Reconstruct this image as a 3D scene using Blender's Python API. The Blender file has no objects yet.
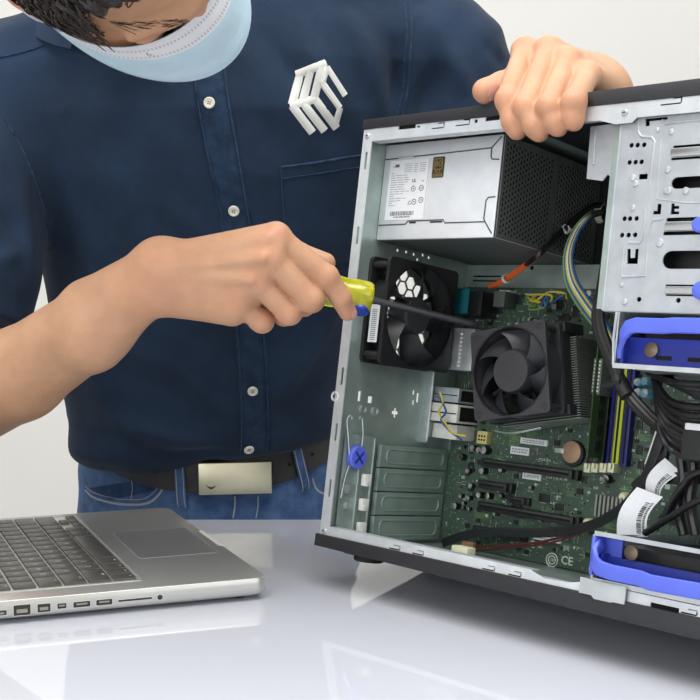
import bpy, bmesh, math, random
import numpy as np
from mathutils import Vector, Matrix
from mathutils.bvhtree import BVHTree

random.seed(7)
SC = bpy.context.scene
COL = SC.collection
PI = math.pi

# ------------------------------------------------------------------ camera
FOC = 1200.0
PITCH = math.radians(4.8)
HC = 0.2995
cam_d = bpy.data.cameras.new('camera')
cam_d.sensor_width = 36.0
cam_d.lens = FOC / 700.0 * 36.0
cam_d.clip_start = 0.02
cam_o = bpy.data.objects.new('camera', cam_d)
COL.objects.link(cam_o)
cam_o.location = (0, 0, HC)
cam_o.rotation_euler = (PI / 2 - PITCH, 0, 0)
SC.camera = cam_o
CAM = np.array([0, 0, HC])
FWD = np.array([0, math.cos(PITCH), -math.sin(PITCH)])
UPV = np.array([0, math.sin(PITCH), math.cos(PITCH)])


def P(px, py, Y):
    """world point seen at photo position (px, py) standing Y metres away"""
    d = np.array([1.0, 0, 0]) * (px - 350) / FOC + FWD - UPV * (py - 350) / FOC
    return CAM + d * Y / d[1]


# ------------------------------------------------------------------ the tower's own frame
def _rot(yaw, tilt, roll):
    F = np.array([math.cos(yaw), math.sin(yaw), 0]); U = np.array([0, 0, 1.0]); N = np.cross(U, F)
    u = math.cos(tilt) * U + math.sin(tilt) * N
    n = math.cos(tilt) * N - math.sin(tilt) * U
    return np.stack([math.cos(roll) * F + math.sin(roll) * u, n, math.cos(roll) * u - math.sin(roll) * F], 1)


RC = _rot(math.radians(-44.46), math.radians(9.6), math.radians(0.64))
BC = np.array([-0.026, 1.051, -0.254 + HC])


def L(px, py, Y=0.0):
    """tower coordinates of a photo position on the plane Y metres behind the open side"""
    d = np.array([1.0, 0, 0]) * (px - 350) / FOC + FWD - UPV * (py - 350) / FOC
    o = RC.T @ (CAM - BC); dd = RC.T @ d
    return o + dd * (Y - o[1]) / dd[1]


def LX(px, py, X):
    d = np.array([1.0, 0, 0]) * (px - 350) / FOC + FWD - UPV * (py - 350) / FOC
    o = RC.T @ (CAM - BC); dd = RC.T @ d
    return o + dd * (X - o[0]) / dd[0]


def C2W(l):
    return BC + RC @ np.array(l)


def HL(px, py, Y):
    return C2W(L(px, py, Y))


# ------------------------------------------------------------------ materials
def lin(c):
    return tuple(((v / 255.0) / 12.92 if v / 255.0 <= 0.04045 else ((v / 255.0 + 0.055) / 1.055) ** 2.4) for v in c) + (1.0,)


def mat(name, rgb, rough=0.5, metal=0.0, var=0.0, scale=40.0, bump=0.0, bscale=None, spec=0.5, coat=0.0, emit=0.0,
        trans=0.0, sss=0.0, alpha=1.0):
    m = bpy.data.materials.new(name)
    m.use_nodes = True
    nt = m.node_tree
    b = nt.nodes['Principled BSDF']
    col = lin(rgb)
    b.inputs['Base Color'].default_value = col
    b.inputs['Roughness'].default_value = rough
    b.inputs['Metallic'].default_value = metal
    b.inputs['Specular IOR Level'].default_value = spec
    b.inputs['Coat Weight'].default_value = coat
    b.inputs['Transmission Weight'].default_value = trans
    b.inputs['Alpha'].default_value = alpha
    if sss:
        b.inputs['Subsurface Weight'].default_value = sss
        b.inputs['Subsurface Radius'].default_value = (0.01, 0.004, 0.002)
        b.inputs['Subsurface Scale'].default_value = 0.6
    if emit:
        b.inputs['Emission Color'].default_value = col
        b.inputs['Emission Strength'].default_value = emit
    tc = nt.nodes.new('ShaderNodeTexCoord')
    if var:
        n = nt.nodes.new('ShaderNodeTexNoise')
        n.inputs['Scale'].default_value = scale
        n.inputs['Detail'].default_value = 4
        nt.links.new(tc.outputs['Object'], n.inputs['Vector'])
        r = nt.nodes.new('ShaderNodeValToRGB')
        r.color_ramp.elements[0].position = 0.3
        r.color_ramp.elements[1].position = 0.7
        r.color_ramp.elements[0].color = tuple(max(0, v * (1 - var)) for v in col[:3]) + (1,)
        r.color_ramp.elements[1].color = tuple(min(1, v * (1 + var)) for v in col[:3]) + (1,)
        nt.links.new(n.outputs['Fac'], r.inputs['Fac'])
        nt.links.new(r.outputs['Color'], b.inputs['Base Color'])
    if bump:
        n2 = nt.nodes.new('ShaderNodeTexNoise')
        n2.inputs['Scale'].default_value = bscale or scale
        n2.inputs['Detail'].default_value = 5
        nt.links.new(tc.outputs['Object'], n2.inputs['Vector'])
        bp = nt.nodes.new('ShaderNodeBump')
        bp.inputs['Strength'].default_value = bump
        bp.inputs['Distance'].default_value = 0.002
        nt.links.new(n2.outputs['Fac'], bp.inputs['Height'])
        nt.links.new(bp.outputs['Normal'], b.inputs['Normal'])
    return m


M = {}
M['wall'] = mat('wall_paint', (240, 239, 236), 0.8, var=0.015, scale=2)
M['ceil'] = mat('ceiling_paint', (240, 240, 240), 0.8, var=0.01, scale=2)
M['floor'] = mat('floor_vinyl', (190, 188, 184), 0.4, var=0.05, scale=6)
M['table'] = mat('white_gloss_laminate', (204, 207, 217), 0.03, var=0.012, scale=5, spec=0.5)
M['table_leg'] = mat('white_leg_steel', (220, 220, 222), 0.4)
M['steel'] = mat('galvanised_steel', (200, 206, 210), 0.36, 0.75, var=0.12, scale=60, bump=0.05, bscale=400)
M['psu_steel'] = mat('pale_supply_steel', (226, 230, 236), 0.42, 0.45, var=0.05, scale=60, bump=0.05, bscale=300)
M['steel_bright'] = mat('bright_galvanised_steel', (188, 194, 201), 0.38, 0.6, var=0.10, scale=70, bump=0.05, bscale=300)
M['steel_in'] = mat('inner_grey_steel', (168, 184, 180), 0.40, 0.6, var=0.12, scale=50)
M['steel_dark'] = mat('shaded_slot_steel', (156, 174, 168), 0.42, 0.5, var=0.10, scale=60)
M['black'] = mat('black_plastic', (26, 27, 30), 0.45, var=0.15, scale=80, bump=0.06, bscale=900)
M['black_cover'] = mat('black_textured_cover', (34, 35, 40), 0.5, var=0.1, scale=60, bump=0.15, bscale=1200)
M['vent_paint'] = mat('dark_grey_vent_steel', (92, 94, 94), 0.42, var=0.1, scale=60)
M['black_paint'] = mat('black_painted_steel', (22, 24, 27), 0.42, var=0.12, scale=60)
M['hole'] = mat('dark_opening', (6, 6, 7), 0.9)
M['groove'] = mat('dark_seam', (70, 74, 80), 0.7)
M['fan'] = mat('fan_grey_plastic', (52, 53, 58), 0.42, var=0.08, scale=60)
M['fan_dark'] = mat('fan_black_plastic', (30, 31, 34), 0.45, var=0.1, scale=60)
M['blue'] = mat('blue_plastic', (90, 108, 220), 0.42, var=0.05, scale=50)
M['blue_dark'] = mat('deep_blue_plastic', (28, 44, 140), 0.45)
M['navy_slot'] = mat('navy_slot_plastic', (26, 34, 110), 0.45)
M['yellow_slot'] = mat('yellow_green_slot_plastic', (176, 190, 40), 0.45)
M['white_pl'] = mat('white_plastic', (226, 226, 222), 0.5)
M['cream'] = mat('cream_plastic', (222, 224, 190), 0.5)
M['grey_pl'] = mat('grey_plastic', (150, 152, 156), 0.5)
M['label'] = mat('paper_label', (226, 229, 234), 0.6, var=0.03, scale=300)
M['ink'] = mat('black_ink', (60, 60, 63), 0.7)
M['ink_grey'] = mat('grey_ink', (150, 152, 155), 0.7)
M['ink_soft'] = mat('faded_ink', (98, 100, 104), 0.7)
M['white_ink'] = mat('white_silkscreen', (205, 215, 205), 0.7)
M['gold'] = mat('bronze_badge', (150, 128, 74), 0.45, 0.2)
M['badge_dark'] = mat('badge_brown', (58, 48, 30), 0.6)
M['teal'] = mat('teal_connector', (22, 110, 122), 0.45)
M['orange'] = mat('orange_wire', (226, 102, 44), 0.5)
M['red_wire'] = mat('dark_red_wire', (82, 34, 32), 0.5)
M['yellow_wire'] = mat('yellow_wire', (208, 190, 58), 0.5)
M['blue_wire'] = mat('blue_wire', (36, 84, 150), 0.5)
M['green_wire'] = mat('green_wire', (110, 150, 90), 0.5)
M['white_wire'] = mat('white_wire', (214, 216, 190), 0.5)
M['cable'] = mat('black_cable', (28, 28, 31), 0.38, var=0.1, scale=200)
M['chip'] = mat('chip_black', (24, 26, 27), 0.5)
M['chip_grey'] = mat('chip_grey', (92, 98, 94), 0.5)
M['alu'] = mat('heatsink_aluminium', (140, 146, 140), 0.45, 0.2)
M['copper_cell'] = mat('coin_cell', (176, 142, 116), 0.5, 0.35)
M['cap_top'] = mat('capacitor_top', (216, 214, 210), 0.4, 0.25)
M['flange'] = mat('bright_folded_flange', (216, 221, 226), 0.36, 0.5, var=0.08, scale=70)
M['psu_under'] = mat('shaded_supply_underside', (104, 112, 112), 0.5, 0.5, var=0.1, scale=50)  # supply steel darkened, shade painted into its colour
M['cap_blue'] = mat('capacitor_blue', (120, 186, 214), 0.4)
M['dimm'] = mat('memory_board_green', (46, 76, 40), 0.5, var=0.2, scale=300)
M['wire_steel'] = mat('spring_wire', (205, 210, 214), 0.25, 0.9)
M['lap'] = mat('brushed_aluminium', (198, 198, 194), 0.36, 0.72, var=0.03, scale=20)
M['lap_side'] = mat('aluminium_side', (214, 215, 211), 0.34, 0.65)
M['pad'] = mat('trackpad_glass', (176, 177, 174), 0.3, 0.6)
M['key'] = mat('black_key', (76, 75, 70), 0.40, var=0.1, scale=90, spec=0.8)
M['key_ink'] = mat('key_legend', (190, 190, 190), 0.6)
M['port_in'] = mat('port_inside', (58, 56, 46), 0.5, 0.3)
M['port_tongue'] = mat('port_tongue', (150, 150, 140), 0.4, 0.3)
M['screen'] = mat('screen_black', (10, 10, 12), 0.1)
M['rubber'] = mat('black_rubber', (18, 18, 18), 0.7)
M['belt'] = mat('black_leather', (38, 37, 38), 0.45, var=0.15, scale=60, bump=0.2, bscale=300)
M['buckle'] = mat('brushed_buckle', (226, 222, 196), 0.30, 0.8, var=0.05, scale=40)
M['button'] = mat('cream_button', (226, 222, 208), 0.35)
M['logo'] = mat('white_embroidery', (222, 224, 220), 0.7, bump=0.3, bscale=1500)
M['mask'] = mat('light_blue_mask', (194, 224, 240), 0.75, var=0.03, scale=60, bump=0.15, bscale=500)
M['mask_band'] = mat('white_mask_band', (226, 230, 236), 0.75)
M['mask_dot'] = mat('mask_weld_dots', (178, 188, 200), 0.8)
M['hair'] = mat('dark_hair', (44, 40, 40), 0.35, var=0.35, scale=130)
M['lash'] = mat('dark_lash', (30, 24, 22), 0.6)
M['nail'] = mat('fingernail', (214, 160, 146), 0.3, coat=0.2)
M['shoe'] = mat('dark_shoe', (30, 28, 28), 0.5)
M['drv_shaft'] = mat('dark_steel_shaft', (70, 70, 74), 0.34, 0.7)
M['drv_blue'] = mat('blue_band', (24, 60, 170), 0.3, coat=0.3)


def cloth(name, rgb, rgb2, scale, bump=0.25, wscale=900.0):
    m = bpy.data.materials.new(name); m.use_nodes = True
    nt = m.node_tree; b = nt.nodes['Principled BSDF']
    b.inputs['Roughness'].default_value = 0.85
    b.inputs['Specular IOR Level'].default_value = 0.2
    b.inputs['Sheen Weight'].default_value = 0.08
    b.inputs['Sheen Roughness'].default_value = 0.5
    tc = nt.nodes.new('ShaderNodeTexCoord')
    n = nt.nodes.new('ShaderNodeTexNoise'); n.inputs['Scale'].default_value = scale; n.inputs['Detail'].default_value = 6
    n.inputs['Roughness'].default_value = 0.65
    nt.links.new(tc.outputs['Object'], n.inputs['Vector'])
    r = nt.nodes.new('ShaderNodeValToRGB')
    r.color_ramp.elements[0].position = 0.32; r.color_ramp.elements[1].position = 0.72
    r.color_ramp.elements[0].color = lin(rgb); r.color_ramp.elements[1].color = lin(rgb2)
    nt.links.new(n.outputs['Fac'], r.inputs['Fac'])
    nt.links.new(r.outputs['Color'], b.inputs['Base Color'])
    v = nt.nodes.new('ShaderNodeTexNoise'); v.inputs['Scale'].default_value = wscale; v.inputs['Detail'].default_value = 2
    nt.links.new(tc.outputs['Object'], v.inputs['Vector'])
    bp = nt.nodes.new('ShaderNodeBump'); bp.inputs['Strength'].default_value = bump; bp.inputs['Distance'].default_value = 0.001
    nt.links.new(v.outputs['Fac'], bp.inputs['Height'])
    nt.links.new(bp.outputs['Normal'], b.inputs['Normal'])
    return m


M['shirt'] = cloth('navy_cotton', (23, 37, 55), (39, 58, 83), 9)
M['shirt_seam'] = cloth('navy_seam', (18, 34, 56), (52, 78, 110), 160)
M['placket'] = cloth('navy_placket', (25, 41, 62), (44, 66, 94), 60)
M['denim'] = cloth('blue_denim', (44, 72, 116), (88, 116, 158), 30, 0.35, 700)
M['denim_dark'] = cloth('dark_denim', (26, 44, 78), (50, 74, 114), 40, 0.35, 700)
M['stitch'] = mat('pale_stitching', (150, 156, 170), 0.8)


def pcb_mat():
    m = bpy.data.materials.new('green_circuit_board'); m.use_nodes = True
    nt = m.node_tree; b = nt.nodes['Principled BSDF']; b.inputs['Roughness'].default_value = 0.42
    tc = nt.nodes.new('ShaderNodeTexCoord')
    n = nt.nodes.new('ShaderNodeTexVoronoi'); n.inputs['Scale'].default_value = 260
    n.distance = 'MANHATTAN'
    nt.links.new(tc.outputs['Object'], n.inputs['Vector'])
    r = nt.nodes.new('ShaderNodeValToRGB')
    e = r.color_ramp.elements
    e[0].position = 0.0; e[0].color = lin((184, 198, 186))
    e[1].position = 0.5; e[1].color = lin((70, 92, 78))
    x = e.new(0.22); x.color = lin((98, 128, 108))
    nt.links.new(n.outputs['Distance'], r.inputs['Fac'])
    n2 = nt.nodes.new('ShaderNodeTexNoise'); n2.inputs['Scale'].default_value = 45; n2.inputs['Detail'].default_value = 5
    nt.links.new(tc.outputs['Object'], n2.inputs['Vector'])
    mx = nt.nodes.new('ShaderNodeMix'); mx.data_type = 'RGBA'; mx.blend_type = 'MULTIPLY'
    mx.inputs[0].default_value = 0.7
    nt.links.new(r.outputs['Color'], mx.inputs[6]); nt.links.new(n2.outputs['Color'], mx.inputs[7])
    mx2 = nt.nodes.new('ShaderNodeMix'); mx2.data_type = 'RGBA'; mx2.inputs[0].default_value = 0.5
    nt.links.new(r.outputs['Color'], mx2.inputs[6]); nt.links.new(mx.outputs[2], mx2.inputs[7])
    nt.links.new(mx2.outputs[2], b.inputs['Base Color'])
    return m


M['pcb'] = pcb_mat()


def skin_mat():
    m = mat('warm_skin', (199, 154, 122), 0.46, var=0.10, scale=35, bump=0.14, bscale=420, sss=0.12, spec=0.4)
    nt = m.node_tree; b = nt.nodes['Principled BSDF']
    at = nt.nodes.new('ShaderNodeAttribute'); at.attribute_name = 'blush'
    mx = nt.nodes.new('ShaderNodeMix'); mx.data_type = 'RGBA'; mx.blend_type = 'MIX'
    src = b.inputs['Base Color'].links[0].from_socket
    nt.links.new(at.outputs['Fac'], mx.inputs[0])
    nt.links.new(src, mx.inputs[6])
    mx.inputs[7].default_value = lin((204, 132, 106))
    nt.links.new(mx.outputs[2], b.inputs['Base Color'])
    return m


M['skin'] = skin_mat()


def handle_mat():
    m = mat('clear_yellow_plastic', (226, 224, 24), 0.10, trans=0.5, coat=0.5, var=0.25, scale=150)
    return m


M['drv_handle'] = handle_mat()


# ------------------------------------------------------------------ mesh building
class MB:
    def __init__(s):
        s.v = []; s.f = []; s.mi = []

    def add(s, vs, fs, mi=0, mtx=None):
        o = len(s.v)
        for v in vs:
            v = Vector(v)
            s.v.append(tuple(mtx @ v) if mtx is not None else tuple(v))
        for f in fs:
            s.f.append(tuple(o + i for i in f)); s.mi.append(mi)
        return s

    def bm(s, b, mi=0, mtx=None):
        b.verts.index_update()
        s.add([v.co for v in b.verts], [[v.index for v in f.verts] for f in b.faces], mi, mtx)
        b.free(); return s

    def mesh(s, me, mi=0, mtx=None):
        return s.add([v.co for v in me.vertices], [tuple(p.vertices) for p in me.polygons], mi, mtx)

    def box(s, x0, x1, y0, y1, z0, z1, mi=0, bev=0.0, seg=2, mtx=None):
        b = bmesh.new()
        bmesh.ops.create_cube(b, size=1)
        for v in b.verts:
            v.co = ((x0 + x1) / 2 + v.co.x * (x1 - x0), (y0 + y1) / 2 + v.co.y * (y1 - y0), (z0 + z1) / 2 + v.co.z * (z1 - z0))
        if bev:
            bmesh.ops.bevel(b, geom=b.edges[:], offset=bev, segments=seg, affect='EDGES', profile=0.6)
        return s.bm(b, mi, mtx)

    def tube(s, pts, r, n=10, mi=0, cap=True, flat=None, upv=(0, 0, 1), mtx=None):
        """swept tube; r scalar or list; flat=(a,b) gives an oblong section with the wide side across upv"""
        pts = [Vector(p) for p in pts]
        if len(pts) < 2: return s
        rs = r if isinstance(r, (list, tuple)) else [r] * len(pts)
        u = Vector(upv); vs = []; fs = []
        prev = None
        for i, p in enumerate(pts):
            t = (pts[min(i + 1, len(pts) - 1)] - pts[max(i - 1, 0)])
            if t.length < 1e-9: t = Vector((0, 0, 1))
            t.normalize()
            if prev is None:
                a = u - t * u.dot(t)
                if a.length < 1e-3: a = Vector((1, 0, 0)) - t * t.x
            else:
                a = prev - t * prev.dot(t)
                if flat is not None:
                    a2 = u - t * u.dot(t)
                    if a2.length > 0.2: a = a2
            a.normalize(); prev = a
            bb = t.cross(a)
            for k in range(n):
                an = 2 * PI * (k + 0.5) / n
                if flat is None:
                    vs.append(p + a * math.cos(an) * rs[i] + bb * math.sin(an) * rs[i])
                else:
                    ca, sa = math.cos(an), math.sin(an)
                    e = 0.4
                    vs.append(p + a * math.copysign(abs(ca) ** e, ca) * flat[0] + bb * math.copysign(abs(sa) ** e, sa) * flat[1])
        for i in range(len(pts) - 1):
            for k in range(n):
                k2 = (k + 1) % n
                fs.append((i * n + k, i * n + k2, (i + 1) * n + k2, (i + 1) * n + k))
        if cap:
            fs.append(tuple(range(n - 1, -1, -1)))
            o = (len(pts) - 1) * n
            fs.append(tuple(o + k for k in range(n)))
        return s.add(vs, fs, mi, mtx)

    def lathe(s, prof, mtx=None, n=24, mi=0):
        """prof: list of (radius, height) about local z"""
        vs = []; fs = []
        for r, h in prof:
            for k in range(n):
                a = 2 * PI * k / n
                vs.append((r * math.cos(a), r * math.sin(a), h))
        for i in range(len(prof) - 1):
            for k in range(n):
                k2 = (k + 1) % n
                fs.append((i * n + k, i * n + k2, (i + 1) * n + k2, (i + 1) * n + k))
        ring = prof[0] == prof[-1]
        if prof[0][0] > 1e-6 and not ring: fs.append(tuple(range(n - 1, -1, -1)))
        if prof[-1][0] > 1e-6 and not ring:
            o = (len(prof) - 1) * n; fs.append(tuple(o + k for k in range(n)))
        return s.add(vs, fs, mi, mtx)

    def prism(s, poly, d0, d1, mi=0, mtx=None):
        """2-D polygon in xy, extruded along z from d0 to d1"""
        n = len(poly)
        vs = [(x, y, d0) for x, y in poly] + [(x, y, d1) for x, y in poly]
        fs = [tuple(range(n - 1, -1, -1)), tuple(range(n, 2 * n))]
        for k in range(n):
            k2 = (k + 1) % n; fs.append((k, k2, n + k2, n + k))
        return s.add(vs, fs, mi, mtx)

    def plate(s, outline, holes, th, mi=0, mtx=None, bev=0.0):
        """flat sheet in local xy with real holes, thickness th centred on z=0"""
        cu = bpy.data.curves.new('tmp', 'CURVE'); cu.dimensions = '2D'; cu.fill_mode = 'BOTH'
        cu.extrude = th / 2
        if bev: cu.bevel_depth = bev; cu.bevel_resolution = 1
        for poly in [outline] + list(holes):
            sp = cu.splines.new('POLY'); sp.points.add(len(poly) - 1)
            for p_, q in zip(sp.points, poly): p_.co = (q[0], q[1], 0, 1)
            sp.use_cyclic_u = True
        ob = bpy.data.objects.new('tmp', cu)
        me = bpy.data.meshes.new_from_object(ob)
        s.mesh(me, mi, mtx)
        bpy.data.objects.remove(ob); bpy.data.curves.remove(cu); bpy.data.meshes.remove(me)
        return s

    def text(s, body, size, mtx, mi=0, th=0.00008, bold=0.0, align='CENTER'):
        cu = bpy.data.curves.new('tmp', 'FONT'); cu.body = body; cu.size = size; cu.extrude = th
        cu.align_x = align; cu.align_y = 'CENTER'; cu.offset = bold; cu.resolution_u = 2
        ob = bpy.data.objects.new('tmp', cu)
        me = bpy.data.meshes.new_from_object(ob)
        s.mesh(me, mi, mtx)
        bpy.data.objects.remove(ob); bpy.data.curves.remove(cu); bpy.data.meshes.remove(me)
        return s

    def build(s, name, mats, parent=None, angle=35, loc=None):
        me = bpy.data.meshes.new(name)
        vs = s.v
        if loc is not None:
            l = Vector(loc); vs = [tuple(Vector(v) - l) for v in vs]
        me.from_pydata(vs, [], s.f)
        me.validate(verbose=False)
        if not isinstance(mats, (list, tuple)): mats = [mats]
        for m in mats: me.materials.append(m)
        if len(me.polygons) == len(s.mi):
            me.polygons.foreach_set('material_index', s.mi)
        b = bmesh.new(); b.from_mesh(me)
        bmesh.ops.recalc_face_normals(b, faces=b.faces[:])
        b.to_mesh(me); b.free()
        me.polygons.foreach_set('use_smooth', [True] * len(me.polygons))
        try: me.set_sharp_from_angle(angle=math.radians(angle))
        except Exception: pass
        o = bpy.data.objects.new(name, me); COL.objects.link(o)
        if loc is not None: o.location = loc
        if parent is not None: o.parent = parent
        return o


def tag(o, label=None, cat=None, group=None, kind=None):
    if label: o['label'] = label
    if cat: o['category'] = cat
    if group: o['group'] = group
    if kind: o['kind'] = kind
    return o


def empty(name, loc=(0, 0, 0), rot=None):
    o = bpy.data.objects.new(name, None); COL.objects.link(o)
    o.empty_display_size = 0.05
    if rot is not None:
        m = Matrix([list(r) for r in rot]).to_4x4(); m.translation = Vector(loc); o.matrix_world = m
    else: o.location = loc
    return o


def frame(o, x, y, z=None):
    """4x4 with columns x, y, (x cross y) at o"""
    x = Vector(x).normalized(); y = Vector(y); y = (y - x * x.dot(y)).normalized()
    zz = x.cross(y)
    m = Matrix((x, y, zz)).transposed().to_4x4(); m.translation = Vector(o)
    return m


def rrect(x0, x1, y0, y1, r, n=4):
    out = []
    for cx, cy, a0 in ((x1 - r, y1 - r, 0), (x0 + r, y1 - r, 90), (x0 + r, y0 + r, 180), (x1 - r, y0 + r, 270)):
        for k in range(n + 1):
            a = math.radians(a0 + 90 * k / n); out.append((cx + r * math.cos(a), cy + r * math.sin(a)))
    return out


def circ(cx, cy, r, n=12, a0=0.0):
    return [(cx + r * math.cos(a0 + 2 * PI * k / n), cy + r * math.sin(a0 + 2 * PI * k / n)) for k in range(n)]


def smooth_path(pts, n=6):
    """Catmull-Rom through 3-D points"""
    p = [np.array(q, float) for q in pts]
    p = [2 * p[0] - p[1]] + p + [2 * p[-1] - p[-2]]
    out = []
    for i in range(1, len(p) - 2):
        for k in range(n):
            t = k / n
            a, b, c, d = p[i - 1], p[i], p[i + 1], p[i + 2]
            out.append(0.5 * (2 * b + (c - a) * t + (2 * a - 5 * b + 4 * c - d) * t * t + (-a + 3 * b - 3 * c + d) * t ** 3))
    out.append(p[-2])
    return out

# ================================================================== setting
def TZ(px, py, z=0.0):
    d = np.array([1.0, 0, 0]) * (px - 350) / FOC + FWD - UPV * (py - 350) / FOC
    return CAM + d * (z - CAM[2]) / d[2]


FLOOR_Z = -0.92
CEIL_Z = 1.75
RX0, RX1, RY0, RY1 = -2.3, 2.3, -1.6, 2.7


def struct(name, m, *boxes):
    b = MB()
    for x in boxes: b.box(*x)
    return tag(b.build(name, m), kind='structure')


struct('floor', M['floor'], (RX0, RX1, RY0, RY1, FLOOR_Z - 0.05, FLOOR_Z))
struct('ceiling', M['ceil'], (RX0, RX1, RY0, RY1, CEIL_Z, CEIL_Z + 0.05))
struct('wall_back', M['wall'], (RX0, RX1, RY1, RY1 + 0.08, FLOOR_Z, CEIL_Z))
struct('wall_left', M['wall'], (RX0 - 0.08, RX0, RY0, RY1, FLOOR_Z, CEIL_Z))
struct('wall_right', M['wall'], (RX1, RX1 + 0.08, RY0, RY1, FLOOR_Z, CEIL_Z))
struct('wall_front', M['wall'], (RX0, RX1, RY0 - 0.08, RY0, FLOOR_Z, CEIL_Z))
struct('baseboard_back', M['white_pl'], (RX0, RX1, RY1 - 0.015, RY1, FLOOR_Z, FLOOR_Z + 0.09))

# table
TY1 = float(TZ(260, 519)[1])
tbl = tag(empty('work_table', (0, 0.95, FLOOR_Z)), 'white glossy work table carrying the laptop and the open computer', 'table')


def child_at(mb, name, mats, root, **k):
    """build with world coordinates under a root that only has a translation"""
    o = mb.build(name, mats, None, **k)
    l = root.matrix_world.translation if root.matrix_world.translation.length else root.location
    for v in o.data.vertices: v.co -= Vector(root.location)
    o.parent = root
    return o


child_at(MB().box(-1.0, 1.1, 0.45, TY1, -0.035, 0.0, 0, bev=0.004, seg=3), 'tabletop', M['table'], tbl)
for x in (-0.92, 1.02):
    for y in (0.52, TY1 - 0.08):
        child_at(MB().box(x - 0.025, x + 0.025, y - 0.025, y + 0.025, FLOOR_Z, -0.036, 0, bev=0.004), 'leg', M['table_leg'], tbl)


# lights
def area(name, loc, rot, sx, sy, power, col=(1, 1, 1)):
    d = bpy.data.lights.new(name, 'AREA'); d.shape = 'RECTANGLE'; d.size = sx; d.size_y = sy; d.energy = power; d.color = col
    o = bpy.data.objects.new(name, d); COL.objects.link(o); o.location = loc; o.rotation_euler = rot
    return o


area('ceiling_light', (-0.1, 0.45, CEIL_Z - 0.03), (0, 0, 0), 1.8, 1.2, 34, (1.0, 0.985, 0.96))
area('ceiling_light', (0.1, 2.0, CEIL_Z - 0.03), (0, 0, 0), 2.6, 0.6, 9, (1.0, 0.985, 0.96))
area('fill_light', (1.5, -0.9, 0.95), (math.radians(70), 0, math.radians(50)), 1.3, 1.1, 9, (0.95, 0.98, 1.0))  # added fill lamp right of the camera, no window there
area('fill_light', (-1.4, -0.9, 0.62), (math.radians(78), 0, math.radians(-42)), 1.3, 1.1, 15, (0.95, 0.98, 1.0))  # added fill lamp on the left, brightens the case inside and below
w = bpy.data.worlds.new('world'); SC.world = w; w.use_nodes = True
w.node_tree.nodes['Background'].inputs['Color'].default_value = (0.95, 0.97, 1.0, 1)
w.node_tree.nodes['Background'].inputs['Strength'].default_value = 0.6
SC.view_settings.view_transform = 'Standard'
SC.view_settings.look = 'None'
SC.view_settings.exposure = 0.18

# ================================================================== laptop
LZ = 0.020
A_ = TZ(268, 577.2, LZ); B_ = TZ(0, 601.3, LZ); C_ = TZ(168, 507, LZ)
lu = np.array([B_[0] - A_[0], B_[1] - A_[1], 0]); lu /= np.linalg.norm(lu)
lv = np.array([C_[0] - A_[0], C_[1] - A_[1], 0]); LW = float(np.linalg.norm(lv)); lv /= LW      # along the front edge
_IN = np.linalg.inv(np.array([[lu[0], lv[0]], [lu[1], lv[1]]]))
LK = LW / 0.325
KU0, KV0 = [float(v_) for v_ in _IN @ (TZ(138, 580, LZ) - A_)[:2]]
KV1 = LW - float((_IN @ (TZ(80, 516.5, LZ) - A_)[:2])[1])
ROW = float((_IN @ (TZ(38.5, 589, LZ) - TZ(138, 580, LZ))[:2])[0]) / 4.0
LD = KU0 + ROW * 5.55 + 0.040
lap_o = np.array([A_[0], A_[1], 0])
ZL = np.array([0, 0, 1.0])
lap_m = np.stack([lu, lv, ZL], 1)
flip = np.linalg.det(lap_m) < 0
lap = tag(empty('laptop', lap_o), 'open silver laptop with black keys lying on the white table', 'laptop')


def lp(u, v, z): return tuple(lu * u + lv * v + ZL * z)


LM = Matrix([[lu[0], lv[0], 0, 0], [lu[1], lv[1], 0, 0], [0, 0, 1, 0], [0, 0, 0, 1]])


def lbuild(mb, name, mats, parent=lap, **k):
    for i, v in enumerate(mb.v): mb.v[i] = tuple(LM @ Vector(v))
    return mb.build(name, mats, parent, **k)


# unibody base: rounded plan, slim lower edge, thumb notch at the middle of the front edge
mb = MB()
out = rrect(0, LD, 0, LW, 0.010, 6)
rings = [(0.0065, 0.0035), (0.002, 0.0055), (0.0004, 0.0085), (0.0, 0.0095), (0.0, LZ - 0.0006), (0.0006, LZ)]
nn = len(out); cxl, cyl = LD / 2, LW / 2
vs = []; fs = []
for ins, z in rings:
    for x, y in out:
        sx = (LD - 2 * ins) / LD; sy = (LW - 2 * ins) / LW
        vs.append((cxl + (x - cxl) * sx, cyl + (y - cyl) * sy, z))
for i in range(len(rings) - 1):
    for k in range(nn):
        k2 = (k + 1) % nn; fs.append((i * nn + k, i * nn + k2, (i + 1) * nn + k2, (i + 1) * nn + k))
fs.append(tuple(range(nn)))
fs.append(tuple((len(rings) - 1) * nn + k for k in range(nn)))
mb.add(vs, fs, 0)
lbuild(mb, 'base', [M['lap']], angle=50)
# thumb notch (dark lens-shaped cut at the front edge)
mb = MB()
nl = [(-0.0006, LW / 2 - 0.036), (0.0035, LW / 2 - 0.031), (0.0035, LW / 2 + 0.031), (-0.0006, LW / 2 + 0.036)]
mb.prism(nl, LZ - 0.0045, LZ + 0.0002, 0)
lbuild(mb, 'lid_notch', [M['white_pl']])
# trackpad
TP0, TP1 = 0.012, 0.012 + 0.076 * LK
mb = MB(); mb.plate(rrect(TP0, TP1, LW / 2 - 0.060 * LK, LW / 2 + 0.056 * LK, 0.004), [], 0.0004, 0, Matrix.Translation((0, 0, LZ + 0.0001)))
mb.plate(rrect(TP0 - .0006, TP1 + .0006, LW / 2 - 0.060 * LK - .0006, LW / 2 + 0.056 * LK + .0006, 0.0045), [rrect(TP0, TP1, LW / 2 - 0.060 * LK, LW / 2 + 0.056 * LK, 0.004)], 0.0005, 1, Matrix.Translation((0, 0, LZ + 0.0001)))
lbuild(mb, 'trackpad', [M['pad'], M['ink_grey']])
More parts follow.
